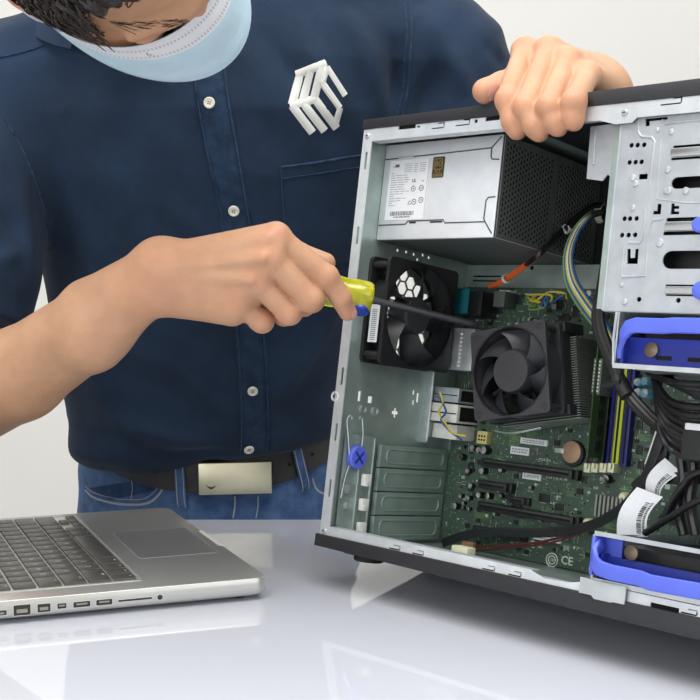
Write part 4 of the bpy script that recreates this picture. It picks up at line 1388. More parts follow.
# twisted pairs: fan leads
wire('fan_lead', [M['yellow_wire']], [(440, 392, .105), (443, 403, .108), (439, 412, .110), (446, 424, .112), (453, 433, .114), (466, 436, .12)], 0.0010, label='yellow fan wire')
wire('fan_lead', [M['blue_wire']], [(437, 396, .105), (441, 400, .107), (446, 412, .110), (441, 420, .111), (450, 431, .114), (462, 440, .12)], 0.0010, label='blue fan wire')
rk = random.Random(5)
for k, mk in enumerate(('yellow_wire', 'blue_wire', 'green_wire', 'blue_wire', 'yellow_wire')):
    pts = [(527 + rk.uniform(-3, 3), 296 + rk.uniform(-3, 3), .128)]
    for q in range(6): pts.append((539 + rk.uniform(-11, 11), 301 + rk.uniform(-9, 9), .122 + rk.uniform(-.006, .006)))
    pts.append((556 + rk.uniform(0, 8), 295 + rk.uniform(-3, 3), .125))
    pts.append((567, 297 + rk.uniform(-3, 3), .13))
    wire('fan_lead', [M[mk]], pts, 0.0010, label=mk.split('_')[0] + ' fan wire in a knot')
# fan plug on the ribbon end, clips at the bottom edge
for px, py, dy, w_, h_, mk in ((459, 551, .060, .018, .008, 'cream'), (452, 560, .004, .020, .004, 'cream')):
    q = L(px, py, dy)
    b = MB(); b.box(q[0] - w_ / 2, q[0] + w_ / 2, dy, dy + 0.012, q[2] - h_ / 2, q[2] + h_ / 2, 0, bev=0.0015)
    part(b, 'cable_clip', [M[mk]])
q = L(467, 545, .125); b = MB(); b.box(q[0] - .007, q[0] + .007, .125, .13, q[2] - .003, q[2] + .003, 0, bev=.0008)
part(b, 'wire_plug', [mat('dull_copper_plug', (166, 120, 96), 0.6)])
# white cable tags with bar codes


def cable_tag(name, corners, dy, label):
    """corners (px,py) in order bottom-left, bottom-right, top-right, top-left"""
    c = [L(a_, c_, dy + d_) for a_, c_, d_ in corners]
    b = MB(); N = 8
    vs = []; fs = []
    for i in range(N + 1):
        t = i / N; bow = 0.004 * math.sin(PI * t)
        for j in range(2):
            p_ = (c[0] * (1 - j) + c[1] * j) * (1 - t) + (c[3] * (1 - j) + c[2] * j) * t
            vs.append((p_[0] - bow, p_[1] - bow, p_[2]))
    for i in range(N): fs.append((2 * i, 2 * i + 1, 2 * i + 3, 2 * i + 2))
    b.add(vs, fs, 0)
    r2 = random.Random(9)

    def q(u, v, lift=0.0004):
        t = min(max(v, 0), 1); bow = 0.004 * math.sin(PI * t)
        p_ = (c[0] * (1 - u) + c[1] * u) * (1 - t) + (c[3] * (1 - u) + c[2] * u) * t
        return (p_[0] - bow, p_[1] - bow - lift, p_[2])
    v = 0.08
    while v < 0.80:
        d = r2.choice((0.010, 0.018, 0.028))
        b.add([q(.66, v), q(.82, v), q(.82, v + d), q(.66, v + d)], [(0, 1, 2, 3)], 1); v += d + r2.choice((0.012, 0.02))
    v = 0.08
    while v < 0.80:
        d = r2.uniform(0.02, 0.035); b.add([q(.86, v), q(.93, v), q(.93, v + d), q(.86, v + d)], [(0, 1, 2, 3)], 1); v += d + 0.015
    tag(b.build(name, [M['label'], M['ink']], pc), label)


cable_tag('cable_tag', [(617, 537, 0), (648, 537, 0), (663, 497, 0), (637, 487, 0)], 0.058, 'white bar code tag in front')
cable_tag('cable_tag', [(646, 494, 0), (660, 500, 0), (682, 473, 0), (665, 458, 0)], 0.064, 'white bar code tag behind')
# grey plug at the right
q = L(705, 442, .04)
b = MB(); b.box(q[0] - .016, q[0] + .02, .035, .060, q[2] - .014, q[2] + .008, 0, bev=.0015); b.box(q[0] - .014, q[0] + .02, .034, .058, q[2] + .0075, q[2] + .0125, 1, bev=.001)
part(b, 'drive_plug', [M['chip'], M['label']])
# long grey socket strip and white power socket beside the memory
x = float(L(599, 365, .13)[0])
b = MB(); b.box(x - .0045, x + .0045, .128, BF, 0.150, 0.182, 0, bev=.0008)
for k in range(9): b.box(x - .003, x + .003, .1276, .1282, .1525 + k * .0032, .1543 + k * .0032, 1)
bpart(b, 'power_socket', [M['chip_grey'], M['white_pl']])
b = MB(); x, z = at(588, 376); b.box(x - .004, x + .004, BF - .004, BF, z - .012, z + .012, 0, bev=.0006)
bpart(b, 'board_connector', [M['chip_grey']])
q = L(588, 293, .148); b = MB(); b.lathe([(.0026, 0), (.0026, .006), (0, .007)], frame((q[0], .155, q[2]), (1, 0, 0), (0, 0, 1)), 12)
part(b, 'standoff_pin', [M['white_pl']])

# ================================================================== signed distance modelling for the figure
def rcone(p, a, b, ra, rb):
    a = np.asarray(a, float); b = np.asarray(b, float)
    ba = b - a; pa = p - a
    h = np.clip((pa @ ba) / (ba @ ba + 1e-12), 0, 1)
    return np.linalg.norm(pa - h[:, None] * ba, axis=1) - (ra + (rb - ra) * h)


def ell(p, c, r, R=None):
    q = p - np.asarray(c, float)
    if R is not None: q = q @ R
    r = np.asarray(r, float)
    k0 = np.linalg.norm(q / r, axis=1); k1 = np.linalg.norm(q / (r * r), axis=1) + 1e-9
    return k0 * (k0 - 1) / k1


def smin(a, b, k):
    h = np.maximum(k - np.abs(a - b), 0) / k
    return np.minimum(a, b) - h * h * k * 0.25


def smax(a, b, k): return -smin(-a, -b, k)


def surfnet(fn, lo, hi, h, sharpen=2):
    """surface nets over fn; only blocks near the surface are evaluated finely"""
    lo = np.asarray(lo, float); hi = np.asarray(hi, float)
    B = 8
    nb = np.maximum(np.ceil((hi - lo) / (h * B)).astype(int), 1)
    n = nb * B
    ctr = np.stack(np.meshgrid(*[lo[i] + (np.arange(nb[i]) + 0.5) * B * h for i in range(3)], indexing='ij'), -1).reshape(-1, 3)
    dc = fn(ctr).reshape(nb)
    near = np.abs(dc) < B * h * 1.5
    D = np.repeat(np.repeat(np.repeat(np.sign(dc) * 1.0, B, 0), B, 1), B, 2)
    idx = np.argwhere(np.repeat(np.repeat(np.repeat(near, B, 0), B, 1), B, 2))
    pts = lo + idx * h
    vals = np.empty(len(pts))
    for s in range(0, len(pts), 200000): vals[s:s + 200000] = fn(pts[s:s + 200000])
    D[idx[:, 0], idx[:, 1], idx[:, 2]] = vals
    ins = D < 0
    c8 = [(i, j, k) for i in (0, 1) for j in (0, 1) for k in (0, 1)]
    sub = lambda o: ins[o[0]:n[0] - 1 + o[0], o[1]:n[1] - 1 + o[1], o[2]:n[2] - 1 + o[2]]
    cnt = sum(sub(o).astype(np.int8) for o in c8)
    cells = np.argwhere((cnt > 0) & (cnt < 8))
    V = np.stack([D[cells[:, 0] + o[0], cells[:, 1] + o[1], cells[:, 2] + o[2]] for o in c8], 1)
    acc = np.zeros((len(cells), 3)); num = np.zeros(len(cells))
    for a in range(8):
        for b in range(a + 1, 8):
            if sum(abs(c8[a][q] - c8[b][q]) for q in range(3)) != 1: continue
            va, vb = V[:, a], V[:, b]; cr = (va < 0) != (vb < 0)
            t = np.where(cr, va / np.where(cr, va - vb, 1), 0)
            pos = np.array(c8[a]) + t[:, None] * (np.array(c8[b]) - np.array(c8[a]))
            acc += pos * cr[:, None]; num += cr
    verts = lo + (cells + acc / np.maximum(num, 1)[:, None]) * h
    cid = -np.ones(tuple(n), dtype=np.int64); cid[cells[:, 0], cells[:, 1], cells[:, 2]] = np.arange(len(cells))
    quads = []
    for ax in range(3):
        o = [0, 0, 0]; o[ax] = 1
        A = ins[:n[0] - o[0], :n[1] - o[1], :n[2] - o[2]]; Bq = ins[o[0]:, o[1]:, o[2]:]
        e = np.argwhere(A != Bq)
        u, v = (ax + 1) % 3, (ax + 2) % 3
        e = e[(e[:, u] > 0) & (e[:, v] > 0)]
        sgn = A[e[:, 0], e[:, 1], e[:, 2]]

        def cc(du, dv):
            q = e.copy(); q[:, u] -= du; q[:, v] -= dv
            return cid[q[:, 0], q[:, 1], q[:, 2]]
        Q = np.stack([cc(1, 1), cc(0, 1), cc(0, 0), cc(1, 0)], 1)
        Q[~sgn] = Q[~sgn][:, ::-1]
        quads.append(Q[(Q >= 0).all(1)])
    F = np.concatenate(quads)
    e = h * 0.3
    for _ in range(sharpen):
        d = fn(verts)
        g = np.stack([fn(verts + np.eye(3)[i] * e) - fn(verts - np.eye(3)[i] * e) for i in range(3)], 1) / (2 * e)
        g2 = (g * g).sum(1) + 1e-6
        step = -(d / g2)[:, None] * g
        ln = np.linalg.norm(step, axis=1, keepdims=True)
        verts = verts + step * np.minimum(1, h * 0.6 / (ln + 1e-9))
    return verts, F


def np_mesh(name, V, F, mats, parent=None, attr=None):
    me = bpy.data.meshes.new(name)
    me.from_pydata(V.tolist(), [], F.tolist())
    for m in (mats if isinstance(mats, (list, tuple)) else [mats]): me.materials.append(m)
    me.polygons.foreach_set('use_smooth', [True] * len(me.polygons))
    if attr is not None:
        a = me.attributes.new('blush', 'FLOAT', 'POINT'); a.data.foreach_set('value', attr.astype(np.float32))
    o = bpy.data.objects.new(name, me); COL.objects.link(o)
    if parent is not None: o.parent = parent
    return o


def bounds(pts, pad):
    p = np.array(pts); return p.min(0) - pad, p.max(0) + pad


def hand_sdf(p, J):
    """J: wrist, elbow, fingers {name: [mcp, pip, dip, tip]}, radii, thumb chain"""
    pal = None
    for k in ('index', 'middle', 'ring', 'pinky'):
        m = np.array(J[k][0]); w_ = np.array(J['carp'][k])
        d = rcone(p, w_, m, J['rc'], J['rm'][k])
        pal = d if pal is None else smin(pal, d, 0.014)
    d = pal
    t = J['thumb']
    d = smin(d, rcone(p, t[0], t[1], 0.0155, 0.0120), 0.016)
    if 'web' in J: d = smin(d, rcone(p, J['web'][0], J['web'][1], 0.010, 0.009), 0.012)
    # wrist and forearm
    d = smin(d, rcone(p, J['wrist'][0], J['wrist'][1], J['wr'], J['wr']), 0.02)
    for a, b, ra, rb in J['arm']: d = smin(d, rcone(p, a, b, ra, rb), 0.012)
    for a, b, ra, rb in J.get('tendon', []): d = smin(d, rcone(p, a, b, ra, rb), 0.006)
    for a, b, r in J.get('bar', []): d = smin(d, rcone(p, a, b, r, r), 0.008)
    out = d
    for k in ('index', 'middle', 'ring', 'pinky'):
        c = [np.array(q) for q in J[k]]; r = J['rf'][k]
        f = rcone(p, c[0], c[1], r[0], r[1])
        f = smin(f, np.linalg.norm(p - (c[1] + np.array(J.get('kn', (0, 0, 0)))), axis=1) - r[1] * 1.01, 0.004)
        f = smin(f, rcone(p, c[1], c[2], r[1] * 0.98, r[2]), 0.003)
        f = smin(f, rcone(p, c[2], c[3], r[2] * 0.99, r[3]), 0.003)
        f = smin(f, np.linalg.norm(p - (c[0] + np.array(J.get('kn', (0, 0, 0)))), axis=1) - r[0] * 1.03, 0.006)
        out = smin(out, f, J.get('kf', 0.0035))
    c = [np.array(q) for q in t]; r = J['rt']
    f = rcone(p, c[1], c[2], r[0], r[1]); f = smin(f, rcone(p, c[2], c[3], r[1], r[2]), 0.004)
    out = smin(out, f, 0.004)
    return out


def blush(V, pts, s=0.009, base=0.0):
    a = np.full(len(V), base)
    for q, w_ in pts: a = np.maximum(a, w_ * np.exp(-((V - np.array(q)) ** 2).sum(1) / (2 * s * s)))
    return a


# ---------------------------------------------------------------- right hand (photo left) holding the screwdriver
HA = P(298, 284, 1.004); HB = P(370.5, 299.5, 1.030)
hd = (HB - HA) / np.linalg.norm(HB - HA)
RH = dict(
    index=[P(276, 237, .975), P(326, 277, .981), P(341, 298, .988), P(347.5, 312, .996)],
    middle=[P(271, 258, .969), P(311, 299, .977), P(304, 305, 1.003), P(286, 294, 1.018)],
    ring=[P(257, 281, .973), P(289, 312, .982), P(284, 315, 1.008), P(270, 302, 1.020)],
    pinky=[P(238, 303, .984), P(262, 321, .992), P(258, 321, 1.011), P(248, 312, 1.022)],
    thumb=[P(188, 262, 1.018), P(244, 250, 1.034), P(296, 254, 1.036), P(325, 263, 1.033)],
    carp=dict(index=P(170, 262, .998), middle=P(166, 271, .994), ring=P(168, 284, .996), pinky=P(172, 297, 1.002)),
    rc=0.0155, rm=dict(index=.0125, middle=.0125, ring=.0125, pinky=.0130),
    rf=dict(index=[.0103, .0098, .0087, .0074], middle=[.0103, .0105, .0093, .0080], ring=[.0103, .0102, .0091, .0078], pinky=[.0100, .0093, .0082, .0070]), kf=0.0022,
    bar=[(P(280, 254, .979), P(256, 296, .986), .0075), (P(186, 300, 1.002), P(232, 309, .993), .0145)],
    rt=[.0118, .0108, .0090],
    wrist=[P(158, 266, 1.003), P(152, 286, 1.006)], wr=0.0200,
    arm=[(P(158, 267, 1.003), P(95, 312, 1.035), .0205, .030), (P(152, 286, 1.006), P(92, 338, 1.04), .0195, .030),
         (P(95, 322, 1.04), P(20, 374, 1.09), .0345, .041), (P(20, 374, 1.09), P(-60, 418, 1.15), .041, .044),
         (P(-60, 418, 1.15), P(-30, 300, 1.218), .044, .043), (P(-30, 300, 1.218), P(-8, 200, 1.27), .043, .045)],
    tendon=[(P(185, 258, .980), P(268, 238, .963), .004, .004), (P(185, 266, .978), P(262, 258, .957), .004, .004), (P(190, 276, .980), P(250, 280, .961), .0036, .0036)],
    web=[P(252, 252, 1.022), P(285, 250, 1.006)],
)
f_r = lambda p: hand_sdf(p, RH)
allp = [q for k in ('index', 'middle', 'ring', 'pinky', 'thumb') for q in RH[k]] + [a for s in RH['arm'] for a in s[:2]]
lo, hi = bounds(allp, 0.06)
Vr, Fr = surfnet(f_r, lo, hi, 0.0019)
kn = []
for k in ('index', 'middle', 'ring', 'pinky'): kn += [(RH[k][0] + np.array([0, -.012, .004]), .35), (RH[k][1], .45), (RH[k][3], .6), (RH[k][2], .3)]
Ar = np.maximum(blush(Vr, kn), blush(Vr, [(P(150, 275, .98), .25)], 0.03))

# ---------------------------------------------------------------- left hand (photo right) gripping the top edge of the tower
LH = dict(
    index=[HL(525, 51, .034), HL(508, 100, -.0130), HL(513, 122, -.0125), HL(517, 130, -.0105)],
    middle=[HL(549, 50, .034), HL(526, 107, -.0145), HL(535, 126, -.0125), HL(539, 132, -.0105)],
    ring=[HL(568, 61, .034), HL(549, 107, -.0140), HL(555, 122, -.011), HL(558, 127, -.0095)],
    pinky=[HL(588, 75, .034), HL(574, 102, -.0120), HL(573, 117, -.010), HL(574, 122, -.0095)],
    thumb=[HL(575, 82, .055), HL(535, 84, .040), HL(503, 86, .012), HL(485, 91, -.003)],
    carp=dict(index=HL(588, 74, .090), middle=HL(595, 79, .090), ring=HL(601, 85, .088), pinky=HL(607, 92, .084)),
    rc=0.0150, rm=dict(index=.0115, middle=.0115, ring=.0110, pinky=.0105),
    rf=dict(index=[.0100, .0097, .0090, .0080], middle=[.0098, .0096, .0090, .0080], ring=[.0096, .0095, .0089, .0078], pinky=[.0093, .0092, .0085, .0072]), kf=0.0028,
    bar=[(HL(524, 62, .026), HL(584, 80, .026), .0075)],
    rt=[.0125, .0118, .0105],
    wrist=[HL(598, 84, .100), HL(608, 98, .098)], wr=0.0180,
    arm=[(HL(606, 91, .102), P(578, 120, 1.17), .0190, .029), (P(578, 120, 1.17), P(520, 205, 1.33), .033, .044), (P(520, 205, 1.33), P(455, 100, 1.32), .044, .050)],
    kn=(0, 0, 0),
)
f_l = lambda p: hand_sdf(p, LH)
allp = [q for k in ('index', 'middle', 'ring', 'pinky', 'thumb') for q in LH[k]] + [a for s in LH['arm'] for a in s[:2]]
lo, hi = bounds(allp, 0.06)
Vl, Fl = surfnet(f_l, lo, hi, 0.0019)
kn = []
for k in ('index', 'middle', 'ring', 'pinky'): kn += [(LH[k][0], .3), (LH[k][1], .55), (LH[k][2], .45), (LH[k][3], .5)]
kn += [(LH['thumb'][3], .6), (LH['thumb'][2], .3)]
Al = blush(Vl, kn)

# ---------------------------------------------------------------- head


def rvec(r):
    r = np.array(r, float); th = np.linalg.norm(r); k = r / th
    K = np.array([[0, -k[2], k[1]], [k[2], 0, -k[0]], [-k[1], k[0], 0]])
    return np.eye(3) + math.sin(th) * K + (1 - math.cos(th)) * K @ K


HR = rvec([1.17, -0.447, 0.908]) @ np.array([[1, 0, 0], [0, -1, 0], [0, 0, 1.0]]) @ rvec([-math.radians(12), 0, 0]) @ rvec([0, -math.radians(13), 0])     # columns: his left, face forward, crown up
HS = 1.05
HO = np.array([-0.197, 0.960, 0.2545 + HC])
NB = P(138, 8, 1.30)                     # base of the neck


def hw(l): return HO + HR @ (np.array(l, float) * HS)


def head_local(q):
    d = ell(q, (0, -0.012, 0.045), (0.076, 0.096, 0.088))
    d = smin(d, ell(q, (0, 0.032, -0.028), (0.063, 0.062, 0.086)), 0.03)
    d = smin(d, ell(q, (0, 0.062, -0.100), (0.030, 0.026, 0.022)), 0.03)
    for s in (-1, 1):
        d = smin(d, ell(q, (s * 0.040, 0.062, -0.032), (0.022, 0.022, 0.020)), 0.02)           # cheek
        d = smax(d, -ell(q, (s * 0.034, 0.102, -0.001), (0.020, 0.020, 0.013)), 0.014)          # eye socket
        d = smin(d, ell(q, (s * 0.033, 0.077, -0.002), (0.0165, 0.0125, 0.0120)), 0.003)        # closed lid
        d = smin(d, rcone(q, (s * 0.012, 0.094, 0.019), (s * 0.050, 0.076, 0.018), 0.006, 0.005), 0.014)   # brow
        e = ell(q, (s * 0.079, -0.012, -0.008), (0.008, 0.017, 0.030))
        e = smax(e, -ell(q, (s * 0.087, -0.008, -0.004), (0.006, 0.010, 0.018)), 0.004)
        d = smin(d, e, 0.006)
    d = smin(d, rcone(q, (0, 0.090, 0.012), (0, 0.110, -0.034), 0.0080, 0.0115), 0.012)
    for s in (-1, 1): d = smin(d, ell(q, (s * 0.011, 0.103, -0.037), (0.009, 0.010, 0.008)), 0.006)
    d = smin(d, ell(q, (0, 0.090, -0.066), (0.024, 0.010, 0.007)), 0.006)
    d = smin(d, ell(q, (0, 0.088, -0.077), (0.021, 0.010, 0.007)), 0.006)
    return d


def f_h(p):
    d = head_local((p - HO) @ HR / HS) * HS
    d = smin(d, rcone(p, hw((0, -0.03, -0.045)), NB, 0.054, 0.062), 0.03)
    return d


lo, hi = bounds([HO, NB], 0.15)
Vh, Fh = surfnet(f_h, lo, hi, 0.003)
Ah = blush(Vh, [(hw((-.05, .07, -.03)), .35), (hw((-.08, -.012, -.03)), .8), (hw((-.033, .085, -.006)), .3)], 0.015)

# ---------------------------------------------------------------- torso, shirt, jeans as stacked sections
SL = []
for py, xl, xr, Y, bd in ((447, 88, 346, 1.490, .106), (436, 78, 350, 1.486, .113), (420, 71, 352, 1.476, .117), (395, 67, 352, 1.462, .118),
                          (330, 57, 362, 1.425, .119), (250, 43, 380, 1.385, .122), (180, 32, 402, 1.355, .122), (120, 24, 425, 1.335, .118),
                          (70, 30, 440, 1.325, .104), (35, 50, 432, 1.32, .088), (5, 95, 415, 1.32, .075), (-20, 130, 380, 1.32, .058)):
    c = P((xl + xr) / 2, py, Y)
    SL.append((c[2], c[0], Y, (xr - xl) / 2 * Y / FOC, bd))
SL = np.array(SL)[np.argsort([s[0] for s in SL])]
LEAN = 0.42


def lean(p):
    w_ = np.clip((0.20 - (p[:, 2] - HC + 0.30)) / 0.14, 0, 1)
    q = p.copy(); q[:, 2] = q[:, 2] - w_ * LEAN * (p[:, 1] - 1.39); return q


def sect(p, S, grow=0.0, ex=2.4, k=0.02):
    z = np.clip(p[:, 2], S[0, 0], S[-1, 0])
    cx, cy, a, b = [np.interp(z, S[:, 0], S[:, i]) for i in (1, 2, 3, 4)]
    a = a + grow; b = b + grow
    q = (np.abs((p[:, 0] - cx) / a) ** ex + np.abs((p[:, 1] - cy) / b) ** ex) ** (1 / ex)
    d = (q - 1) * np.minimum(a, b)
    d = smax(d, p[:, 2] - S[-1, 0] - grow, k)
    return smax(d, S[0, 0] - grow - p[:, 2], k)


SR = P(12, 97, 1.325); ER = P(-45, 400, 1.165)
SLf = P(434, 58, 1.325); EL = P(498, 215, 1.335)
cutR = P(-24, 333, 1.20)
axR = (ER - SR) / np.linalg.norm(ER - SR)


def f_shirt(p):
    d = sect(lean(p), SL)
    d = smin(d, rcone(p, P(12, 88, 1.325), P(95, 52, 1.32), .070, .064), 0.03)
    r = rcone(p, SR, ER, .066, .060)
    r = smax(r, (p - cutR) @ axR, 0.006)
    d = smin(d, r, 0.030)
    l = rcone(p, SLf, EL, .070, .064)
    l = smin(l, rcone(p, P(468, 58, 1.318), P(490, 84, 1.318), .040, .030), 0.03)
    d = smin(d, l, 0.035)
    # slack over the belt on his right side
    d = smin(d, ell(p, P(132, 447, 1.425), (.072, .062, .026)), 0.04)
    # neck opening
    return d


lo = np.array([-0.52, 1.05, -0.02]); hi = np.array([0.30, 1.66, 0.66])
Vs, Fs = surfnet(f_shirt, lo, hi, 0.0045)
# soft folds
gn = np.stack([f_shirt(Vs + np.eye(3)[i] * .004) - f_shirt(Vs - np.eye(3)[i] * .004) for i in range(3)], 1)
gn /= np.linalg.norm(gn, axis=1, keepdims=True) + 1e-9


def fold(V, a, b, amp, w_, taper=True):
    """a ridge running from world point a to b"""
    a = np.array(a); b = np.array(b); ba = b - a
    t = np.clip(((V - a) @ ba) / (ba @ ba), 0, 1)
    d = np.linalg.norm(V - a - t[:, None] * ba, axis=1)
    s = np.sin(PI * np.clip(t * 0.9 + 0.05, 0, 1)) if taper else 1
    return amp * np.exp(-(d / w_) ** 2) * s


disp = np.zeros(len(Vs))
for a, b, amp, w_ in (
        (P(300, 10, 1.22), P(345, 150, 1.22), .006, .014), (P(345, 0, 1.24), P(380, 110, 1.24), .006, .013), (P(260, 20, 1.22), P(300, 90, 1.22), -.004, .012),
        (P(395, 30, 1.25), P(400, 120, 1.25), -.009, .010), (P(425, 20, 1.26), P(470, 95, 1.26), .006, .012), (P(440, 60, 1.26), P(420, 120, 1.26), -.007, .014),
        (P(500, 45, 1.29), P(470, 75, 1.27), .006, .008), (P(470, 40, 1.27), P(505, 70, 1.29), -.005, .007),
        (P(60, 90, 1.22), P(120, 140, 1.22), .004, .02), (P(60, 60, 1.23), P(150, 180, 1.22), -.004, .016),
        (P(0, 115, 1.25), P(48, 235, 1.27), -.013, .008), (P(20, 170, 1.22), P(45, 290, 1.2), .004, .012), (P(-10, 200, 1.2), P(40, 250, 1.2), -.004, .010), (P(-10, 270, 1.18), P(30, 240, 1.19), .004, .010),
        (P(270, 330, 1.30), P(345, 280, 1.30), .005, .012), (P(270, 420, 1.34), P(350, 300, 1.32), .006, .011), (P(290, 440, 1.36), P(355, 350, 1.34), -.004, .010),
        (P(80, 350, 1.32), P(200, 400, 1.34), -.003, .02), (P(90, 420, 1.35), P(210, 440, 1.36), .006, .014), (P(110, 445, 1.37), P(230, 452, 1.37), -.004, .009),
        (P(60, 270, 1.27), P(150, 330, 1.29), .004, .018), (P(150, 350, 1.31), P(230, 420, 1.34), .003, .012), (P(160, 200, 1.24), P(230, 260, 1.26), .003, .014)):
    disp += 1.8 * fold(Vs, a, b, amp, w_)
disp += 0.0021 * np.sin(Vs[:, 0] * 55 + 3.1 * np.sin(Vs[:, 2] * 19 + Vs[:, 1] * 9)) * np.sin(Vs[:, 2] * 31 + 2.2 * np.sin(Vs[:, 0] * 23))
Vs = Vs + gn * disp[:, None]

per = tag(empty('person', (-0.13, 1.50, FLOOR_Z)), 'person in navy shirt and blue face mask bending over the computer with a screwdriver', 'person')
pl = Vector(per.location)


def pbuild(mb, name, mats, parent=per, label=None, **k):
    mb.v = [tuple(Vector(v) - pl) for v in mb.v]
    return tag(mb.build(name, mats, parent, **k), label)


def pmesh(name, V, F, mats, parent=per, attr=None): return np_mesh(name, V - np.array(pl), F, mats, parent, attr)


# torso core under the clothes, legs and feet
JS = []
for z, cx, cy, a, b in ((-0.14, -.158, 1.520, .190, .126), (-0.06, -.160, 1.512, .184, .122), (0.01, -.166, 1.503, .166, .112), (0.055, -.170, 1.500, .156, .105)):
    JS.append((z + 0.016, cx, cy, a, b))
JS = np.array(JS)
legs = [((-0.235, 1.52, -0.16), (-0.245, 1.50, -0.52), (-0.245, 1.54, -0.86)), ((-0.065, 1.52, -0.16), (-0.055, 1.50, -0.52), (-0.055, 1.54, -0.86))]


def tilt(p):
    q = p.copy(); q[:, 2] = q[:, 2] - 0.06 * (p[:, 0] + 0.145) - 0.8 * (p[:, 0] + 0.13) ** 2 - LEAN * (p[:, 1] - 1.39); return q


def f_jeans(p):
    d = sect(tilt(p), JS, 0.0, 2.3, 0.008)
    for h_, k_, a_ in legs:
        d = smin(d, rcone(p, h_, k_, .088, .064), 0.04)
        d = smin(d, smax(rcone(p, k_, a_, .064, .056), -0.84 - p[:, 2], .004), 0.03)
    return d


def f_core(p):
    d = sect(p, SL, -0.02)
    d = smin(d, sect(tilt(p), JS, -0.012, 2.3), 0.03)
    for h_, k_, a_ in legs:
        d = smin(d, rcone(p, h_, k_, .074, .052), 0.04)
        d = smin(d, rcone(p, k_, a_, .052, .038), 0.03)
        d = smin(d, rcone(p, (a_[0], a_[1], -0.885), (a_[0], a_[1] - 0.15, -0.890), .030, .026), 0.03)
    for a, b, ra, rb in RH['arm'][-1:] + LH['arm'][-1:]: d = smin(d, rcone(p, a, b, ra, rb), 0.03)
    d = smin(d, rcone(p, SR, RH['arm'][-1][1], .045, .048), 0.03)
    d = smin(d, rcone(p, SLf, LH['arm'][-1][1], .045, .048), 0.03)
    return smin(d, rcone(p, NB, P(200, 40, 1.32), .055, .07), 0.04)


Vc, Fc = surfnet(f_core, (-0.56, 1.0, -0.94), (0.32, 1.72, 0.66), 0.011)
Vb = np.concatenate([Vc, Vh, Vr, Vl]); n1, n2, n3 = len(Vc), len(Vc) + len(Vh), len(Vc) + len(Vh) + len(Vr)
Fb = np.concatenate([Fc, Fh + n1, Fr + n2, Fl + n3])
body = pmesh('body', Vb, Fb, [M['skin']], attr=np.concatenate([np.zeros(len(Vc)), Ah, Ar, Al]))

shirt = pmesh('shirt', Vs, Fs, [M['shirt']])
tag(shirt, 'navy short sleeved button shirt')
Vj, Fj = surfnet(f_jeans, (-0.42, 1.30, -0.87), (0.14, 1.72, 0.12), 0.007)
gj = np.stack([f_jeans(Vj + np.eye(3)[i] * .004) - f_jeans(Vj - np.eye(3)[i] * .004) for i in range(3)], 1)
gj /= np.linalg.norm(gj, axis=1, keepdims=True) + 1e-9
Vj = Vj + gj * (0.0018 * np.sin(Vj[:, 0] * 60 + 40 * Vj[:, 2]) * np.sin(Vj[:, 2] * 45 + 2))[:, None]
jeans = pmesh('jeans', Vj, Fj, [M['denim']])
for h_, k_, a_ in legs:
    mb = MB()
    S_ = [(a_[0], a_[1] + 0.06, FLOOR_Z + 0.035), (a_[0], a_[1] + 0.02, FLOOR_Z + 0.045), (a_[0], a_[1] - 0.08, FLOOR_Z + 0.038), (a_[0], a_[1] - 0.17, FLOOR_Z + 0.028), (a_[0], a_[1] - 0.205, FLOOR_Z + 0.022)]
    mb.tube(smooth_path(S_, 4), [.034] * 4 + [.046] * 4 + [.044] * 4 + [.034] * 4 + [.012], 14)
    mb.v = [(x, y, max(z, FLOOR_Z + 0.001)) for x, y, z in mb.v]
    pbuild(mb, 'shoe', [M['shoe']])

bvS = BVHTree.FromPolygons([tuple(v) for v in Vs], [tuple(f) for f in Fs])
bvJ = BVHTree.FromPolygons([tuple(v) for v in Vj], [tuple(f) for f in Fj])


def hit(bv, px, py, lift=0.0012):
    d = Vector(P(px, py, 1.0)) - Vector(CAM)
    h = bv.ray_cast(Vector(CAM), d.normalized())
    if h[0] is None: return None, None
    n = h[1]
    if n.dot(d) > 0: n = -n
    return h[0] + n * lift, n


def strip(bv, path, wd, lift, mi=0, mb=None, sub=6, edge=True, widths=None):
    """a band of cloth laid along a path on the garment (wd metres wide)"""
    mb = mb or MB()
    P2 = smooth_path([(a, b, 0) for a, b in path], sub)
    ctr = []
    for q in P2:
        p_, n_ = hit(bv, q[0], q[1], 0)
        if p_ is not None: ctr.append((p_, n_))
    if len(ctr) < 3: return mb
    # smooth the traced line
    pts = [c[0] for c in ctr]; ns = [c[1] for c in ctr]
    for _ in range(2):
        pts = [pts[0]] + [(pts[i - 1] + pts[i] * 2 + pts[i + 1]) / 4 for i in range(1, len(pts) - 1)] + [pts[-1]]
        ns = [ns[0]] + [((ns[i - 1] + ns[i] * 2 + ns[i + 1]) / 4).normalized() for i in range(1, len(ns) - 1)] + [ns[-1]]
    K = 5
    vs = []; fs = []
    for i, (p_, n_) in enumerate(zip(pts, ns)):
        t = (pts[min(i + 1, len(pts) - 1)] - pts[max(i - 1, 0)]).normalized()
        s = n_.cross(t).normalized()
        w_ = wd if widths is None else widths[0] + (widths[1] - widths[0]) * i / max(1, len(pts) - 1)
        for j in range(K):
            u = -1 + 2 * j / (K - 1)
            q = p_ + s * (u * w_ / 2)
            f_ = bv.find_nearest(q)
            nn_ = f_[1] if f_[1].dot(n_) > 0 else -f_[1]
            l_ = lift * (0.15 if (edge and j in (0, K - 1)) else 1.0)
            vs.append(f_[0] + nn_ * l_)
    for i in range(len(pts) - 1):
        for j in range(K - 1): fs.append((i * K + j, i * K + j + 1, (i + 1) * K + j + 1, (i + 1) * K + j))
    mb.add(vs, fs, mi)
    return mb


